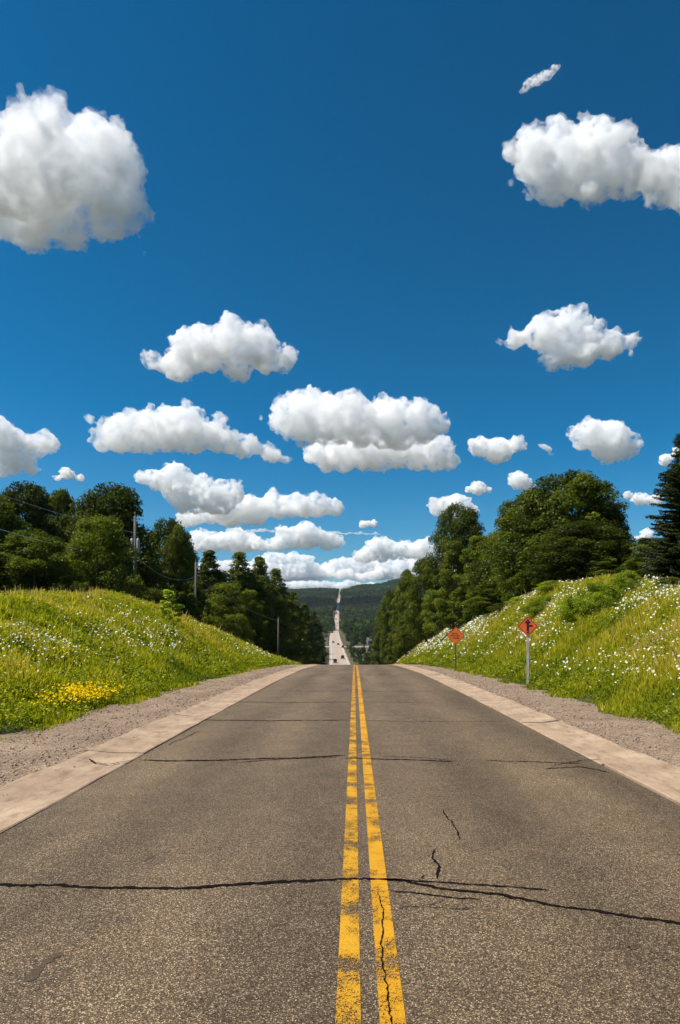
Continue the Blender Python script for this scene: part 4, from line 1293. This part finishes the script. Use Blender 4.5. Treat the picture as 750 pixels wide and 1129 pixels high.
def wheels(e, spots, r, w=0.22):
    for x, y in spots:
        mb = MB(); s = 1 if x > 0 else -1
        mb.tube([(x - s * w, y, r), (x - s * w * 0.9, y, r), (x - s * 0.02, y, r), (x, y, r)], [r * 0.9, r, r, r * 0.9], 16)
        t = mb.build('wheel', M['tyre'], e)
        q = MB(); q.tube([(x - s * 0.01, y, r), (x + s * 0.012, y, r)], [r * 0.62, r * 0.55], 12); q.build('rim', M['rim'], t)
def car(label, cat, X, Y, z, rz, col, suv=False, name='car', group='vehicles on the far road', pitch=0.0):
    e = empty(name, (X, Y, z), rz); e.rotation_euler = (pitch, 0, rz)
    h = 1.72 if suv else 1.45; b = 0.98 if suv else 0.86
    mb = MB()
    loft(mb, [(-2.2, 0.30, .84), (-2.28, 0.62, .86), (-2.2, b, .84), (1.15, b + .02, .86), (2.1, b - .14, .82), (2.28, 0.6, .82), (2.22, 0.30, .82)], .86)
    bd = mb.build('body', PAINT[col], e)
    bv = bd.modifiers.new('bevel', 'BEVEL'); bv.width = 0.06; bv.segments = 2
    back = -2.05 if suv else -1.75
    mb = MB(); loft(mb, [(back - .1, b, .80), (back + .25, h - .07, .66), (0.0, h - .05, .66), (1.1, b + .02, .78)], .8)
    mb.build('window', M['car_glass'], e)
    mb = MB(); loft(mb, [(back + .2, h - .075, .68), (back + .35, h, .62), (-0.1, h, .62), (0.06, h - .075, .68)], .68)
    mb.build('roof', PAINT[col], e)
    wheels(e, [(s * .88, y) for s in (-1, 1) for y in (-1.35, 1.4)], .34)
    for s in (-1, 1):
        mb = MB(); mb.box((s * .62, 2.245, .68), (.32, .1, .16)); mb.build('headlight', M['headlamp'], e)
        mb = MB(); mb.box((s * .66, -2.25, .78), (.26, .08, .2)); mb.build('taillight', M['taillamp'], e)
    return tag(e, label, cat, group, 'thing')
def truck(label, X, Y, z, rz, cab, box, group='vehicles on the far road', pitch=0.0):
    e = empty('box_truck', (X, Y, z), rz); e.rotation_euler = (pitch, 0, rz)
    mb = MB(); mb.box((0, -1.1, 2.1), (2.4, 5.4, 2.6)); bx = mb.build('cargo_box', PAINT[box], e)
    bv = bx.modifiers.new('bevel', 'BEVEL'); bv.width = 0.05
    mb = MB(); loft(mb, [(1.7, .5, 1.0), (1.7, 2.4, .95), (2.7, 2.4, .95), (3.1, 1.5, 1.0), (3.5, 1.3, 1.0), (3.55, .5, 1.0)], 1); mb.build('cab', PAINT[cab], e)
    mb = MB(); loft(mb, [(2.72, 2.3, .85), (2.78, 2.34, .85), (3.16, 1.56, .9), (3.1, 1.5, .9)], .9); mb.build('window', M['car_glass'], e)
    mb = MB(); mb.box((0, .2, .62), (.9, 6.4, .22)); mb.build('chassis', M['tyre'], e)
    wheels(e, [(s * 1.1, y) for s in (-1, 1) for y in (-2.6, 2.5)], .48, .28)
    for s in (-1, 1):
        mb = MB(); mb.box((s * .75, 3.56, .85), (.3, .06, .2)); mb.build('headlight', M['headlamp'], e)
        mb = MB(); mb.box((s * 1.0, -3.82, .7), (.2, .05, .2)); mb.build('taillight', M['taillamp'], e)
    return tag(e, label, 'truck', group, 'thing')
def on_road(Y, d):
    dx = float(XC(Y + 4) - XC(Y - 4)) / 8; dz = float(ZR(Y + 4) - ZR(Y - 4)) / 8
    return float(XC(Y)) + d, Y, float(ZR(Y)) + 0.045, -math.atan(dx), math.atan(dz)
def put(fn, Y, d, away, *a, **k):
    X, y, z, rz, pt = on_road(Y, d)
    return fn(a[0], *( (a[1],) if fn is car else ()), X, y, z, rz if away else rz + math.pi, *a[(2 if fn is car else 1):], pitch=pt if away else -pt, **k)
put(car, 298, -1.9, False, 'black car coming up the hill, nearest vehicle in the left lane', 'car', 'black', True)
put(car, 335, 1.9, True, 'dark maroon car driving away, nearest vehicle in the right lane', 'car', 'maroon', True)
put(car, 545, -1.9, False, 'small black car in the left lane far beyond the side street', 'car', 'black')
put(car, 508, 1.7, True, 'red car driving away just beyond the side street', 'car', 'red')
put(car, 462, 4.3, True, 'dark grey car on the right side of the far road at the side street', 'car', 'grey', True)
X = float(XC(477)) + 10.5
car('black car waiting on the mouth of the right side street', 'car', X, 477, gz(X, 477) + 0.32, math.radians(90), 'black', True)
put(car, 985, -1.7, False, 'dark red car on the hump where the far road starts to climb', 'car', 'maroon', True)
put(truck, 1035, -1.7, False, 'white box truck lowest on the climbing hill road', 'white', 'white')
put(car, 1105, 1.6, True, 'silver car on the hill road between two white trucks', 'car', 'silver', True)
put(truck, 1220, -1.6, False, 'white box truck farther up the hill road, above the silver car', 'white', 'white')
put(truck, 1415, -1.6, False, 'dark blue box truck highest on the hill road', 'blue', 'blue')

# ------------------------------------------------------------------ the small house among the valley trees
M['siding'] = make_plain('grey house siding', (0.14, 0.145, 0.15), 0.8)
M['shingle'] = make_plain('grey roof shingles', (0.09, 0.088, 0.085), 0.9)
M['white_trim'] = make_plain('pale window trim', (0.4, 0.4, 0.39), 0.6)
def house(label, X, Y, rz, w=11.0, dp=8.0, h=3.0, rise=2.4):
    z = gz(X, Y)
    e = empty('house', (X, Y, z), rz)
    mb = MB(); mb.prism([(-w / 2, -1.0), (w / 2, -1.0), (w / 2, h), (-w / 2, h)], -dp / 2, dp / 2)
    for y in (-dp / 2,): pass
    mb.build('wall', M['siding'], e)
    g = MB()
    for s in (-1, 1):
        x = s * w / 2
        g.add([(x, -dp / 2, h), (x, dp / 2, h), (x, 0, h + rise)], [(0, 1, 2)])
    g.build('gable', M['siding'], e)
    r = MB()
    for s in (-1, 1):
        a = [(-w / 2 - .4, s * (dp / 2 + .4), h - .22), (w / 2 + .4, s * (dp / 2 + .4), h - .22), (w / 2 + .4, 0, h + rise + .02), (-w / 2 - .4, 0, h + rise + .02)]
        b = [(x, y, zz + .18) for x, y, zz in a]
        r.add(a + b, [(0, 1, 2, 3), (4, 5, 6, 7), (0, 1, 5, 4), (1, 2, 6, 5), (2, 3, 7, 6), (3, 0, 4, 7)])
    ro = r.build('roof', M['shingle'], e)
    c = MB(); c.box((2.4, 0.6, h + rise + .3), (.7, .7, 1.6)); c.build('chimney', M['siding'], ro)
    for x in (-3.4, 3.2):
        q = MB(); q.box((x, -dp / 2 - .02, 1.6), (1.5, .06, 1.2)); wdw = q.build('window', M['car_glass'], e)
        f = MB()
        for zz in (.98, 2.22): f.box((x, -dp / 2 - .04, zz), (1.7, .1, .1))
        for xx in (-.8, .8): f.box((x + xx, -dp / 2 - .04, 1.6), (.1, .1, 1.14))
        f.build('frame', M['white_trim'], wdw)
    q = MB(); q.box((0, -dp / 2 - .02, 1.02), (1.0, .06, 2.05)); dr = q.build('door', M['white_trim'], e)
    k = MB(); k.tube([(.38, -dp / 2 - .12, 1.0), (.38, -dp / 2 - .04, 1.0)], [.03, .03], 6); k.build('handle', M['steel'], dr)
    return tag(e, label, 'house', None, 'thing')
house('small grey house half hidden by trees beyond the right side street', float(XC(520)) + 29.0, 520, math.radians(12))

# ------------------------------------------------------------------ thin summer haze over the whole valley
hz = MB(); hz.box((0, 4500, 72.0), (12400, 9300, 420.0))
hm = bpy.data.materials.new('summer haze'); hm.use_nodes = True
hn = hm.node_tree; hn.nodes.remove(hn.nodes['Principled BSDF'])
pv = hn.nodes.new('ShaderNodeVolumePrincipled')
pv.inputs['Color'].default_value = (0.80, 0.90, 1.0, 1); pv.inputs['Density'].default_value = 0.00004
hn.links.new(pv.outputs[0], hn.nodes['Material Output'].inputs['Volume'])
haze = hz.build('haze', hm)
tag(haze, 'thin pale summer haze softening the far wooded hill', 'haze', kind='stuff')
